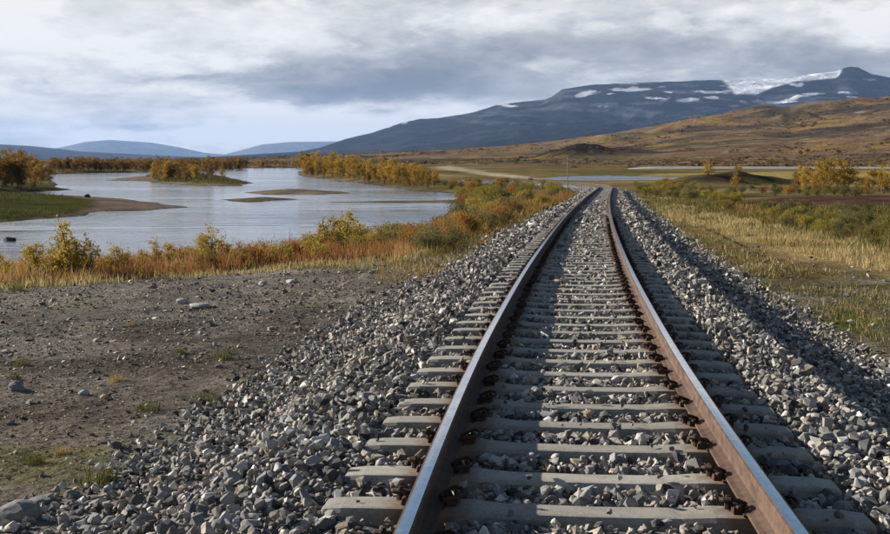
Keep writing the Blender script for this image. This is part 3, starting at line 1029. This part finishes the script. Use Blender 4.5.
def put_rock(px, py, wpx, hpx, mat, seed, label, cat='stone', group=None, name='stone', level=None):
    if level is None: x, y = ground_at(px, py); z = float(height(np.array([x]), np.array([y]))[0])
    else: x, y = at(px, py, level); z = level
    w_ = wpx * y / FPX; h_ = hpx * y / FPX
    o = add(name, rock_mesh(seed, mat, name), None, (x, y, z + h_ * .25), label, cat, group)
    o.scale = (w_ * 1.05, w_ * random.uniform(.8, 1.1), h_ * 1.3); o.rotation_euler = (0, 0, random.uniform(-.5, .5))
    return o


put_rock(10, 241, 11, 5, M_WETROCK, 1, 'dark wet boulder breaking the river surface near the left edge', 'boulder', name='boulder', level=0.0)
put_rock(87, 197.5, 6, 3.5, M_WETROCK, 2, 'dark boulder standing on the upstream edge of the sandy spit', 'boulder', name='boulder')
put_rock(200, 309, 22, 6, M_PALE, 3, 'long flat pale slab lying across the middle of the gravel flat')
put_rock(263, 285, 8, 5, M_PALE, 4, 'pale rounded stone close behind the long flat slab')
put_rock(292, 283, 11, 4, M_PALE, 5, 'pale flat stone nearest to the orange grass at the back of the gravel flat')
put_rock(84, 395, 10, 6, M_PALE, 6, 'pale angular stone alone in the middle of the bare ground at the left')
put_rock(16, 391, 17, 9, M_GREY, 7, 'grey stone beside a small pale one near the left edge of the gravel flat')
put_rock(30, 404, 8, 4, M_PALE, 8, 'small pale stone touching the grey stone near the left edge')
put_rock(14, 520, 46, 19, M_GREY, 9, 'large flat grey slab half buried in the bottom left corner')
put_rock(42, 503, 26, 8, M_GREY, 10, 'smaller grey slab lying just behind the large corner slab')
put_rock(72, 498, 16, 9, M_GREY, 11, 'rough grey stone lying between the corner slabs and the ballast toe')
put_rock(182, 303, 12, 5, M_PALE, 12, 'short pale stone touching the left end of the long flat slab')
put_rock(152, 289, 9, 4, M_GREY, 13, 'dull grey stone at the back of the gravel flat left of the pale slabs')
for k in range(26):
    px = random.uniform(0, 380); py = random.uniform(285, 480)
    if px > 420 - (py - 262) * 1.55: continue
    u = random.random()
    put_rock(px, py, random.uniform(4, 9) * (py - 150) / 220, random.uniform(2.5, 4.5) * (py - 150) / 220, M_PALE if u < .5 else M_GREY, 40 + k,
             'small pale stone loose on the bare gravel flat' if u < .5 else 'small dull grey stone loose on the bare gravel flat', 'stone',
             'small pale stones on the gravel flat' if u < .5 else 'small grey stones on the gravel flat')

# ------------------------------------------------------------------ grass


def blades(P, h, wd, C, lean=.35):
    n = len(P)
    a = rng.uniform(0, 2 * np.pi, n); la = rng.uniform(0, 2 * np.pi, n); le = np.abs(rng.normal(0, lean, n))
    dx = np.stack([np.cos(a), np.sin(a), np.zeros(n)], -1) * (wd / 2)[:, None]
    L = np.stack([np.cos(la) * le, np.sin(la) * le, np.ones(n)], -1) * h[:, None]
    mid = P + L * .55; tip = P + np.stack([L[:, 0] * 1.25, L[:, 1] * 1.25, L[:, 2]], -1)
    V = np.stack([P - dx, P + dx, mid - dx * .8, mid + dx * .8, tip], 1).reshape(-1, 3)
    b = np.arange(n)[:, None, None] * 5
    F = (b + np.array([[0, 1, 3], [0, 3, 2], [2, 3, 4]])[None]).reshape(-1, 3)
    return V, F, np.repeat(C, 5, 0)


def palette(n, cols, x=None, y=None, wave=2.0, seed=0):
    cols = np.array(cols); u = rng.uniform(0, 1, n) * .55
    if x is not None: u = u + smooth(.3, .7, fbm(x, y, wave, 3, seed)) * .45
    f = u * (len(cols) - 1); i = np.clip(f.astype(int), 0, len(cols) - 2); t = (f - i)[:, None]
    return (cols[i] * (1 - t) + cols[i + 1] * t) * rng.uniform(.8, 1.2, (n, 1))


def grass_stuff(name, areas):
    Vs, Fs, Cs = [], [], []; off = 0
    for poly, n, h, wd, cols, wave, thr, seed in areas:
        q = sample_poly(poly, n); x, y = q[:, 0], q[:, 1]
        k = fbm(x, y, wave, 3, seed) + rng.normal(0, .06, n) > thr
        z, s, sdw, _ = height(x, y, True)
        k &= (sdw > .3) & (np.abs(s) > 2.75)
        x, y, z = x[k], y[k], z[k]; m = len(x)
        hh = h * np.exp(rng.normal(0, .3, m)) * (.55 + .9 * fbm(x, y, wave * .6, 2, seed + 9))
        ww = np.maximum(wd, y * .00055) * rng.uniform(.7, 1.3, m)
        V, F, C = blades(np.stack([x, y, z - .01], -1), hh, ww, palette(m, cols, x, y, wave, seed + 4))
        Vs.append(V); Fs.append(F + off); Cs.append(C); off += len(V)
    add(name, mesh_np(name, np.vstack(Vs), np.vstack(Fs), [M_GRASS], np.vstack(Cs)), kind='stuff')


RED = [(.15, .052, .026), (.25, .09, .034), (.33, .15, .05), (.38, .23, .085), (.40, .30, .15)]
DRY = [(.21, .15, .055), (.33, .24, .095), (.44, .335, .15), (.53, .42, .22)]
MIX = [(.09, .09, .02), (.16, .12, .025), (.26, .15, .03), (.34, .22, .05)]
MOSS = [(.04, .042, .012), (.08, .078, .018), (.13, .115, .03), (.17, .14, .055)]
GRN = [(.07, .075, .015), (.12, .115, .025), (.18, .16, .04)]

BAND_A = [ground_at(px, py) for px, py in ((-120, 292), (0, 288), (60, 285), (140, 279), (220, 274), (300, 267), (380, 261), (410, 256))] + [ground_at(px, py) for px, py in ((400, 245), (320, 252), (250, 260), (180, 266), (100, 272), (0, 277), (-120, 280))]
BAND_FRINGE = [ground_at(px, py) for px, py in ((-120, 297), (0, 292), (100, 284), (220, 278), (330, 270), (410, 262), (440, 252))] + [ground_at(px, py) for px, py in ((430, 248), (380, 259), (220, 272), (60, 283), (-120, 288))]
BANK = [at(px, py, 1.2) for px, py in ((400, 262), (440, 254), (470, 243), (500, 230), (530, 216), (560, 200), (572, 192), (560, 186), (500, 190), (465, 208), (445, 222), (400, 238), (360, 250))]
grass_stuff('tall_autumn_grass', [
    (BAND_A, 42000, .38, .010, RED, 1.6, .36, 401), (BAND_A, 9000, .30, .009, GRN, 1.5, .54, 403), (BAND_FRINGE, 6000, .15, .008, DRY, 1.8, .45, 411), (BAND_FRINGE, 6000, .12, .008, GRN, 1.3, .52, 413),
    (BANK, 26000, .34, .012, MIX, 4.0, .30, 421), (BANK, 8000, .42, .012, RED, 3.0, .52, 425)])
TURF = [(.042, .040, .012), (.070, .062, .018), (.11, .088, .03)]
VERGE_R = [tuple(on_track(np.array(float(y_)), 2.85, 0.)[:2]) for y_ in (12, 20, 35, 55, 80, 115)] + [tuple(on_track(np.array(float(y_)), 3.6 + y_ * .035, 0.)[:2]) for y_ in (115, 80, 55, 35, 20, 12)]
VERGE_L = [tuple(on_track(np.array(float(y_)), -2.85, 0.)[:2]) for y_ in (21, 35, 55, 80, 115)] + [tuple(on_track(np.array(float(y_)), -4.2 - y_ * .01, 0.)[:2]) for y_ in (115, 80, 55, 35, 21)]
RIGHT_NEAR = [at(px, py, 1.65) for px, py in ((700, 252), (740, 272), (800, 310), (860, 345), (960, 410), (1000, 330), (900, 290), (800, 262), (740, 244))]
RIGHT_MID = [at(px, py, 1.2) for px, py in ((640, 196), (690, 195), (760, 205), (960, 210), (980, 272), (890, 264), (760, 226), (700, 210), (660, 206))]
grass_stuff('dry_grass', [
    (STRAW, 36000, .16, .009, DRY, 1.8, .44, 431), (STRAW, 9000, .2, .009, GRN, 2.0, .55, 433), (RIGHT_NEAR, 26000, .035, .010, MOSS, .9, .50, 441), (RIGHT_NEAR, 4000, .10, .006, DRY, 1.2, .60, 443),
    (RIGHT_MID, 17000, .24, .010, MOSS, 3.5, .42, 445), (RIGHT_MID, 12000, .24, .010, MIX, 3.5, .46, 447), (SPIT_TURF, 9000, .14, .02, TURF, 8, .3, 451), (ISLE_TURF, 5000, .25, .03, TURF, 12, .3, 453), (VERGE_R, 16000, .06, .010, MOSS, 1.6, .42, 461), (VERGE_R, 5000, .12, .009, DRY, 2.0, .54, 463), (VERGE_L, 12000, .16, .010, MIX, 2.2, .40, 465), (VERGE_L, 6000, .14, .009, DRY, 2.0, .46, 467)])

# ------------------------------------------------------------------ trees and shrubs


def plant_meshes(seed, h, stems, limbs, spread, nleaf, leaf, leafmat, bark, low=.15, flat=1.0, clump=.16, name='tree'):
    """returns trunk mesh and crown mesh of one plant standing at the origin"""
    r = random.Random(seed); g = np.random.default_rng(seed)
    P = Parts(); anchors = []
    for s in range(stems):
        a = r.uniform(0, 6.28); out = spread * r.uniform(.15, .75) * (1 if stems > 1 else .25)
        hh = h * r.uniform(.78, .97) * (1 if s == 0 else r.uniform(.6, .95))
        base = Vector((r.gauss(0, .02) * stems ** .5, r.gauss(0, .02) * stems ** .5, -.05 * h ** .5))
        pts = []
        for k in range(6):
            t = k / 5
            pts.append(base + Vector((math.cos(a) * out * t ** 1.4 + r.gauss(0, .02 * h * t), math.sin(a) * out * t ** 1.4 + r.gauss(0, .02 * h * t), hh * t)))
        r0 = .017 * h / stems ** .35 + .004
        P.tube(pts, [r0 * (1.0 - .85 * k / 5) for k in range(6)], 5)
        nl = max(3, limbs // stems)
        for L in range(nl):
            t = low + (1 - low) * (L + r.random()) / nl
            i = min(int(t * 5), 4); f = t * 5 - i
            p0 = pts[i].lerp(pts[i + 1], f)
            b = r.uniform(0, 6.28); ln = spread * (1.05 - .75 * t) * r.uniform(.5, 1.1)
            d = Vector((math.cos(b) * ln, math.sin(b) * ln, ln * r.uniform(.35, .9) * flat))
            p1 = p0 + d * .5 + Vector((0, 0, -.03 * h * r.random())); p2 = p0 + d
            P.tube([p0, p1, p2], [r0 * .4 * (1.1 - t * .7), r0 * .25 * (1.1 - t * .7), r0 * .08], 4, cap=False)
            for q in range(5):
                anchors.append(tuple(p0.lerp(p2, r.uniform(.35, 1.08))))
        anchors.append(tuple(pts[-1]))
    A = np.array(anchors)
    # leave gaps: leaves crowd round some of the twigs only
    wts = g.gamma(.9, 1, len(A)); wts /= wts.sum()
    ix = g.choice(len(A), nleaf, p=wts)
    c = A[ix] + g.normal(0, clump * spread, (nleaf, 3)) * np.array([1, 1, .8])
    c[:, 2] = np.maximum(c[:, 2], .03 * h)
    nrm = g.normal(0, 1, (nleaf, 3)); nrm /= np.linalg.norm(nrm, axis=1)[:, None]
    t1 = np.cross(nrm, g.normal(0, 1, (nleaf, 3))); t1 /= np.linalg.norm(t1, axis=1)[:, None]
    t2 = np.cross(nrm, t1)
    sz = leaf * np.exp(g.normal(0, .3, nleaf))[:, None]
    V = np.stack([c - t1 * sz * .6, c + t2 * sz * .36, c + t1 * sz * .6, c - t2 * sz * .36], 1).reshape(-1, 3)
    F = np.arange(nleaf * 4).reshape(-1, 4)
    v = np.repeat(np.clip(g.uniform(0, 1, nleaf) * .6 + g.uniform(0, 1, len(A))[ix] * .4, 0, 1), 4)
    crown = mesh_np('crown', V, F, [leafmat], np.stack([v, v, v], -1))
    trunk = P.mesh('trunk', [bark], True)
    return trunk, crown


class Kind:
    def __init__(s, name, cat, variants, part='trunk'):
        s.name, s.cat, s.variants, s.part = name, cat, variants, part


K = {
    'rust': Kind('birch_tree', 'birch tree', [plant_meshes(500 + i, 5.0, 4, 30, 1.6, 1450, .15, L_RUST, M_BARK) for i in range(5)]),
    'gold': Kind('birch_tree', 'birch tree', [plant_meshes(520 + i, 4.6, 4, 30, 1.35, 1350, .15, L_GOLD, M_BARK, low=.06) for i in range(5)]),
    'olive': Kind('willow_bush', 'bush', [plant_meshes(540 + i, 1.2, 7, 35, .75, 1700, .055, L_OLIVE, M_TWIG, low=.02) for i in range(4)], 'stem'),
    'green': Kind('willow_bush', 'bush', [plant_meshes(560 + i, 1.0, 7, 35, .8, 1700, .05, L_GREEN, M_TWIG, low=.02) for i in range(4)], 'stem'),
    'yellow': Kind('willow_bush', 'bush', [plant_meshes(580 + i, 1.1, 6, 30, .7, 1500, .05, L_YELLOW, M_TWIG, low=.03) for i in range(4)], 'stem'),
    'orange': Kind('dwarf_birch_bush', 'bush', [plant_meshes(600 + i, .9, 7, 35, .7, 1600, .045, L_ORANGE, M_TWIG, low=.03) for i in range(4)], 'stem'),
    'sapling': Kind('birch_sapling', 'sapling', [plant_meshes(620 + i, 1.3, 3, 27, .34, 800, .042, L_SAP, M_TWIG, low=.15, flat=1.6) for i in range(5)], 'stem'),
    'sparse': Kind('birch_sapling', 'sapling', [plant_meshes(640 + i, 1.2, 2, 20, .28, 260, .038, L_SAP, M_TWIG, low=.25, flat=1.6) for i in range(3)], 'stem'),
}
NATIVE = {'rust': 5.0, 'gold': 4.6, 'olive': 1.2, 'green': 1.0, 'yellow': 1.1, 'orange': .9, 'sapling': 1.3, 'sparse': 1.2}


def place_plant(kind, x, y, h, label, group):
    k = K[kind]
    tr, cr = k.variants[random.randrange(len(k.variants))]
    root = bpy.data.objects.new(k.name, None)
    COL.objects.link(root)
    root['label'] = label; root['category'] = k.cat
    if group: root['group'] = group
    s = h / NATIVE[kind]
    root.location = (x, y, float(height(np.array([x]), np.array([y]))[0]))
    root.rotation_euler = (random.gauss(0, .03), random.gauss(0, .03), random.uniform(0, 6.28))
    root.scale = (s * random.uniform(.85, 1.15), s * random.uniform(.85, 1.15), s)
    add(k.part, tr, root); add('crown', cr, root)
    return root


ORD = 'first second third fourth fifth sixth seventh eighth ninth tenth eleventh twelfth thirteenth fourteenth fifteenth sixteenth'.split()


def stand(rows, noun, where, group):
    """rows: (kind, px, base py, height px). Whatever marks a plant out from its neighbours of the same kind goes into its label"""
    rows = sorted(rows, key=lambda q: q[1])
    for kind in sorted({q[0] for q in rows}):
        mine = [q for q in rows if q[0] == kind]
        nn = noun if isinstance(noun, str) else noun[kind]
        lab = {}
        n = len(mine)
        marks = [('leftmost', 0), ('rightmost', n - 1), ('tallest', max(range(n), key=lambda i: mine[i][3])), ('lowest', min(range(n), key=lambda i: mine[i][3])),
                 ('nearest', max(range(n), key=lambda i: mine[i][2])), ('farthest', min(range(n), key=lambda i: mine[i][2]))]
        for word, i in marks:
            if n > 1: lab.setdefault(i, f'{word} {nn} of {where}')
        med = sorted(q[3] for q in mine)[n // 2]
        for i, (k_, px, py, hp) in enumerate(mine):
            if i not in lab and 1 < n <= len(ORD): lab[i] = f'{ORD[i]} {nn} from left in {where}'
            elif i not in lab and n > 1: lab[i] = f"{'taller' if hp >= med else 'shorter'} {nn}, {('left', 'middle', 'right')[min(3 * i // n, 2)]} part of {where}"
            x, y = ground_at(px, py)
            place_plant(kind, x, y, hp * y / FPX, lab.get(i, f'only {nn} of {where}'), group if n > 1 else None)


U = random.uniform
# the thicket on the near left bank
rows = [(('rust'), U(-40, 40), U(184, 190), U(30, 41)) for _ in range(20)] + [('rust', U(20, 50), U(180, 187), U(20, 30)) for _ in range(5)] + [('rust', U(-30, 38), U(188.5, 190.5), U(12, 18)) for _ in range(8)]
stand(rows, 'rust brown mountain birch', 'the thicket beyond the spit', 'mountain birches in the thicket at the left edge')
# far bank
for a_, b_, n_, wh in ((48, 100, 36, 'the far bank row beside the thicket'), (100, 152, 36, 'the far bank row in the open middle'), (152, 245, 62, 'the far bank row behind the island grove')):
    rows = [('rust', a_ + (b_ - a_) * (q + random.random()) / n_, U(169.6, 172.4), U(10, 17)) for q in range(n_)]
    stand(rows, 'brown birch', wh, 'birches of ' + wh)
# the island
rows = [('gold' if random.random() < .35 else 'rust', U(152, 226), U(176.6, 180.5), U(14, 22)) for _ in range(26)]
stand(rows, {'gold': 'golden birch', 'rust': 'rust brown birch'}, 'the grove on the low river island', 'birches on the river island')
# the golden point
for a_, b_, n_, wh in ((303, 345, 20, 'the channel end of the golden point'), (345, 395, 26, 'the middle of the golden point'), (395, 436, 20, 'the bay end of the golden point')):
    rows = []
    for q in range(n_):
        px = a_ + (b_ - a_) * (q + random.random()) / n_
        rows.append(('gold', px, float(np.interp(px, [300, 354, 401, 436], [175.0, 179.5, 185.5, 188.5])) - U(0, 5), U(15, 26)))
    for q in range(6):
        px = U(a_, b_); rows.append(('rust', px, float(np.interp(px, [300, 354, 401, 440], [176.0, 181.5, 188.3, 191])) - U(.5, 2), U(8, 14)))
    stand(rows, {'gold': 'golden birch', 'rust': 'low russet birch'}, wh, 'birches at ' + wh)
# beyond the channel
rows = [('gold', U(236, 330), U(166.2, 167.6), U(5, 8)) for _ in range(22)]
stand(rows, 'small yellow birch', 'the strip of scrub where the river disappears', 'birches where the river disappears')
# right hand groups
rows = [('gold', px, py, hp) for px, py, hp in ((797, 189, 26), (806, 190, 30), (818, 191, 33), (829, 190, 36), (838, 191, 36), (848, 190, 32), (856, 189, 27), (823, 188, 34), (843, 188, 30), (812, 188, 26))]
stand(rows, 'golden birch', 'the right hand grove behind the dark heather', 'birches in the right hand grove')
rows = [('gold', px, py, hp) for px, py, hp in ((872, 192, 31), (884, 194, 34), (879, 191, 28), (896, 193, 36), (908, 193, 30), (866, 191, 18))]
stand(rows, 'bright yellow birch', 'the small grove cut by the right edge', 'birches at the right edge')
for px, py, hp, lab in ((708, 176.5, 18, 'lone round golden birch left of the dark peat bank'), (738, 175, 13, 'small olive yellow birch on top of the dark peat bank'), (737, 187.5, 15, 'small golden birch in front of the dark peat bank')):
    x, y = ground_at(px, py); o = place_plant('gold', x, y, hp * y / FPX, lab, None); o.scale = (o.scale[0] * 1.5, o.scale[1] * 1.5, o.scale[2])

# scrub between the line and the river
NB = {'olive': 'olive willow bush', 'green': 'grey green willow bush', 'yellow': 'yellow willow bush', 'orange': 'orange dwarf birch bush'}


def scrub(poly, n, weights, hpx, where, group, z=1.0, hmul=None):
    ks = list(weights); ws = [weights[k] for k in ks]
    q = [tuple(p) for p in np.array(poly)]
    P = np.array(q); lo, hi = P.min(0), P.max(0); rows = []
    while len(rows) < n:
        px, py = U(lo[0], hi[0]), U(lo[1], hi[1])
        if sd_poly(np.array([px]), np.array([py]), q)[0] < 0:
            rows.append((random.choices(ks, ws)[0], px, py, U(*hpx) * ((py - 160) / 40.0) ** .8))
    good = []
    for k in rows:
        x, y = ground_at(k[1], k[2])
        z_, s, sdw, _ = height(np.array([x]), np.array([y]), True)
        if sdw[0] > .3 and (abs(s[0]) > 3.3): good.append(k)
    stand(good, NB, where, group)


scrub([(455, 196), (470, 192), (500, 188), (545, 187.5), (566, 189), (566, 194), (545, 206), (515, 220), (490, 232), (470, 238), (452, 226), (464, 210)], 84, {'olive': 3, 'green': 3, 'yellow': 5, 'orange': 1}, (9, 15), 'the scrub between the track and the bay', 'bushes between the track and the bay')
scrub([(440, 184), (470, 184), (540, 182), (500, 187), (468, 192), (445, 190)], 26, {'olive': 5, 'orange': 3}, (9, 13), 'the dark scrub beyond the bay', 'bushes beyond the bay')
scrub([(300, 247), (340, 240), (400, 238), (440, 232), (470, 236), (450, 250), (410, 257), (360, 258), (310, 262)], 60, {'olive': 2, 'green': 3, 'yellow': 5, 'orange': 2}, (8, 13), 'the mixed scrub on the near river bank', 'bushes on the near river bank')
scrub([(640, 188), (690, 188), (735, 192), (740, 204), (700, 203), (660, 199), (638, 195)], 46, {'olive': 4, 'yellow': 4, 'green': 2}, (8, 13), 'the yellow green scrub right of the track', 'bushes right of the track')
scrub([(626, 188), (640, 186), (664, 185), (690, 185), (690, 188), (650, 191)], 40, {'olive': 4, 'orange': 2, 'yellow': 4}, (6, 10), 'the bushes where the track vanishes', 'bushes where the track goes out of sight')
scrub([(700, 208), (760, 208), (900, 212), (910, 262), (870, 250), (800, 232), (740, 215)], 64, {'olive': 2, 'green': 4, 'yellow': 3}, (6, 10), 'the scrub below the heather', 'bushes below the heather')
scrub([(740, 190), (800, 191), (900, 194), (900, 198), (740, 196)], 26, {'olive': 3, 'green': 2, 'orange': 1}, (8, 12), 'the scrub above the heather strip', 'bushes above the heather strip')
# saplings over the red grass
sap = [('sapling', px, py, hp * 1.25) for px, py, hp in ((70, 282, 60), (64, 281, 48), (76, 281, 44), (52, 281, 36), (90, 280, 42), (28, 283, 36), (40, 282, 40), (115, 277, 32), (158, 273, 32), (168, 272, 30), (200, 271, 38), (212, 270, 44), (205, 271, 34), (222, 269, 32), (8, 285, 30), (318, 258, 30), (326, 257, 36), (334, 256, 40), (344, 256, 42), (352, 255, 38), (362, 254, 32), (308, 260, 26), (378, 252, 26))]
for q in range(20):
    px = 8 + 16.5 * q + U(-5, 5)
    sap.append(('sapling', px, float(np.interp(px, [0, 140, 300, 340], [284, 277, 266, 263])) - U(0, 5), U(22, 36)))
stand(sap, 'yellow leaved birch sapling', 'the saplings over the red grass', 'yellow saplings over the red grass')
spa = [('sparse', px, py, hp) for px, py, hp in ((345, 255, 46), (338, 256, 36), (352, 254, 38), (30, 284, 44), (44, 283, 40), (86, 280, 38), (120, 277, 34), (185, 272, 32), (190, 271, 28), (240, 267, 34), (255, 266, 28), (275, 265, 30), (300, 262, 36), (312, 260, 30), (140, 275, 28), (60, 282, 46))]
stand(spa, 'thin orange birch sapling', 'the sparse saplings on the river bank', 'thin saplings on the river bank')


def bank_fill():
    """shrubs that stand in the red grass"""
    rows = []
    for _ in range(44):
        px = U(-30, 330); b = float(np.interp(px, [-30, 0, 140, 300, 330], [286, 284, 277, 267, 264])) - U(0, 6)
        rows.append((random.choices(['orange', 'yellow', 'olive'], [6, 3, 1])[0], px, b, U(14, 26)))
    stand(rows, NB, 'the red fringe along the gravel flat', 'bushes in the red fringe along the gravel flat')


bank_fill()

# tufts on the bare ground


def tuft_mesh(seed, cols, n=120, h=.16, rad=.12):
    g = np.random.default_rng(seed)
    a = g.uniform(0, 6.28, n); q = rad * np.sqrt(g.uniform(0, 1, n))
    P = np.stack([np.cos(a) * q, np.sin(a) * q, np.full(n, -.02)], -1)
    V, F, C = blades(P, h * g.uniform(.5, 1.2, n), np.full(n, .006), palette(n, cols), .6)
    return mesh_np('grass_tuft', V, F, [M_GRASS], C)


TUFTS = {'green': [tuft_mesh(700 + i, GRN) for i in range(3)], 'straw': [tuft_mesh(710 + i, DRY) for i in range(3)]}
TP = [(18, 292, 1.6, 'green', 'round green grass clump at the left end of the red fringe')]
TP += [(148, 412, .8, 'green', 'green tuft in the middle of the bare ground'), (98, 484, 1.0, 'green', 'green tuft nearest to the bottom left slabs'), (205, 404, .9, 'green', 'green tuft closest to the ballast toe'), (222, 360, .9, 'green', 'green tuft at the back beside the dark hollow')]
for px, py, sc, kd, lab in TP:
    x, y = ground_at(px, py)
    o = add('grass_tuft', TUFTS[kd][random.randrange(3)], None, (x, y, float(height(np.array([x]), np.array([y]))[0])), lab, 'grass tuft'); o.scale = (sc,) * 3
for k in range(20):
    px = U(0, 420); py = U(284, 500)
    if px > 415 - (py - 262) * 1.5: continue
    kd = 'green' if random.random() < .55 else 'straw'
    x, y = ground_at(px, py)
    o = add('grass_tuft', TUFTS[kd][random.randrange(3)], None, (x, y, float(height(np.array([x]), np.array([y]))[0])), f'{"low green" if kd == "green" else "dry straw coloured"} tuft scattered on the bare gravel flat', 'grass tuft', f'{kd} tufts on the gravel flat')
    o.scale = (U(.4, .75),) * 3; o.rotation_euler = (0, 0, U(0, 6.28))

# ------------------------------------------------------------------ low scrub on the moor


def build_moor_scrub():
    n = 9000
    d = 430 * (3000 / 430) ** rng.uniform(0, 1, n); px = rng.uniform(180, 930, n)
    x = (px - 445) * d / FPX
    z, s_, sdw, pxa = height(x, d, True)
    k = (fbm(x, d * 1.6, 130, 4, 501) > rng.uniform(.40, .66, n)) & (sdw > 4)
    x, d, z = x[k], d[k], z[k]; m = len(x)
    per = 14
    w_ = np.clip(rng.gamma(1.6, 1.1, m), .7, 8) * np.clip(d / 900, .7, 1.6)
    c = np.stack([x, d, z], -1)[:, None, :] + rng.normal(0, 1, (m, per, 3)) * np.stack([w_ * .55, w_ * .5, w_ * .13], -1)[:, None, :] + np.array([0, 0, .3])
    c = c.reshape(-1, 3); sz = np.repeat(w_ * .34, per)[:, None] * rng.uniform(.6, 1.3, (m * per, 1))
    nn = rng.normal(0, 1, c.shape); t1 = np.cross(nn, rng.normal(0, 1, c.shape)); t1 /= np.linalg.norm(t1, axis=1)[:, None]
    t2 = np.cross(nn, t1); t2 /= np.linalg.norm(t2, axis=1)[:, None]; t1[:, 2] *= .45; t2[:, 2] *= .45
    V = np.stack([c - t1 * sz, c + t2 * sz * .7, c + t1 * sz, c - t2 * sz * .7], 1).reshape(-1, 3)
    C = palette(m, [(.05, .045, .022), (.075, .062, .024), (.10, .066, .03), (.13, .08, .032), (.18, .11, .025)], x, d, 200, 507)
    add('moor_scrub', mesh_np('moor_scrub', V, np.arange(len(V)).reshape(-1, 4), [M_GRASS], np.repeat(np.repeat(C, per, 0), 4, 0)), kind='stuff')


build_moor_scrub()

# ------------------------------------------------------------------ post and road


def build_post():
    x, y = ground_at(567.5, 197)
    z = float(height(np.array([x]), np.array([y]))[0])
    h = 41 * y / FPX
    root = add('marker_post', None, None, (x, y, z), 'tall thin grey post standing in the scrub left of the far end of the track', 'post')
    P = Parts(); P.tube([(0, 0, -.3), (0, 0, h * .5), (0, 0, h)], [.042, .038, .034], 8); add('pole', P.mesh('pole', [M_POST], True), root)
    P = Parts(); P.tube([(0, 0, h - .01), (0, 0, h + .05), (0, 0, h + .09)], [.046, .046, .02], 8); add('cap', P.mesh('cap', [M_POST], True), root)
    P = Parts(); P.box((0, 0, .10), (.14, .14, .18), taper=.8); add('footing', P.mesh('footing', [M_CONC]), root)


build_post()


def build_road():
    """pale road on a low bank across the plain"""
    m, g, b, _ = new_mat('pale_road_gravel')
    p = objpos(g)
    g.put(b.inputs['Base Color'], g.ramp(g.noise(p, .8, 5, .6), [(.3, (.34, .31, .27)), (.7, (.46, .43, .39))])); b.inputs['Roughness'].default_value = .95
    a = np.array([(300, 470), (440, 420), (520, 398), (560, 404), (640, 405), (760, 402), (880, 398), (1000, 392), (1200, 380)], float)
    px = np.arange(540, 1150, 6.); d = np.interp(px, a[:, 0], a[:, 1]); x = (px - 445) * d / FPX
    z0 = height(x, d)
    kk = np.ones(25) / 25
    zs = np.convolve(np.pad(z0, 12, mode='edge'), kk, mode='valid')
    top = np.maximum(zs + .25, 1.55) - 3.0 * (1 - smooth(560, 660, px))
    prof = [(-6.5, None), (-4.2, 0.0), (0, .05), (4.2, 0.0), (7, None)]
    V = []
    for i in range(len(px)):
        for o, dz in prof:
            V.append((x[i], d[i] + o, (top[i] + dz) if dz is not None else min(z0[i], top[i]) - .4))
    n = len(prof); i = np.arange(len(px) - 1)[:, None] * n + np.arange(n - 1)[None, :]
    F = np.stack([i, i + n, i + n + 1, i + 1], -1).reshape(-1, 4)[:, ::-1]
    add('road', mesh_np('road', V, F, [m]), kind='structure')


build_road()

# ------------------------------------------------------------------ the air over the valley


def build_haze():
    m = bpy.data.materials.new('valley_haze'); m.use_nodes = True
    nt = m.node_tree
    for n in list(nt.nodes): nt.nodes.remove(n)
    out = nt.nodes.new('ShaderNodeOutputMaterial'); v = nt.nodes.new('ShaderNodeVolumePrincipled')
    v.inputs['Density'].default_value = HAZE_DENSITY
    v.inputs['Color'].default_value = (.38, .58, .98, 1)
    v.inputs['Anisotropy'].default_value = 0.1
    nt.links.new(v.outputs[0], out.inputs['Volume'])
    P = Parts(); z0, z1 = -60.0, 1100.0
    P.box((-5000, 17000, (z0 + z1) / 2), (28000, 20000, (z1 - z0) / 2))
    o = add('haze', P.mesh('haze', [m]), kind='stuff')
    return o


build_haze()
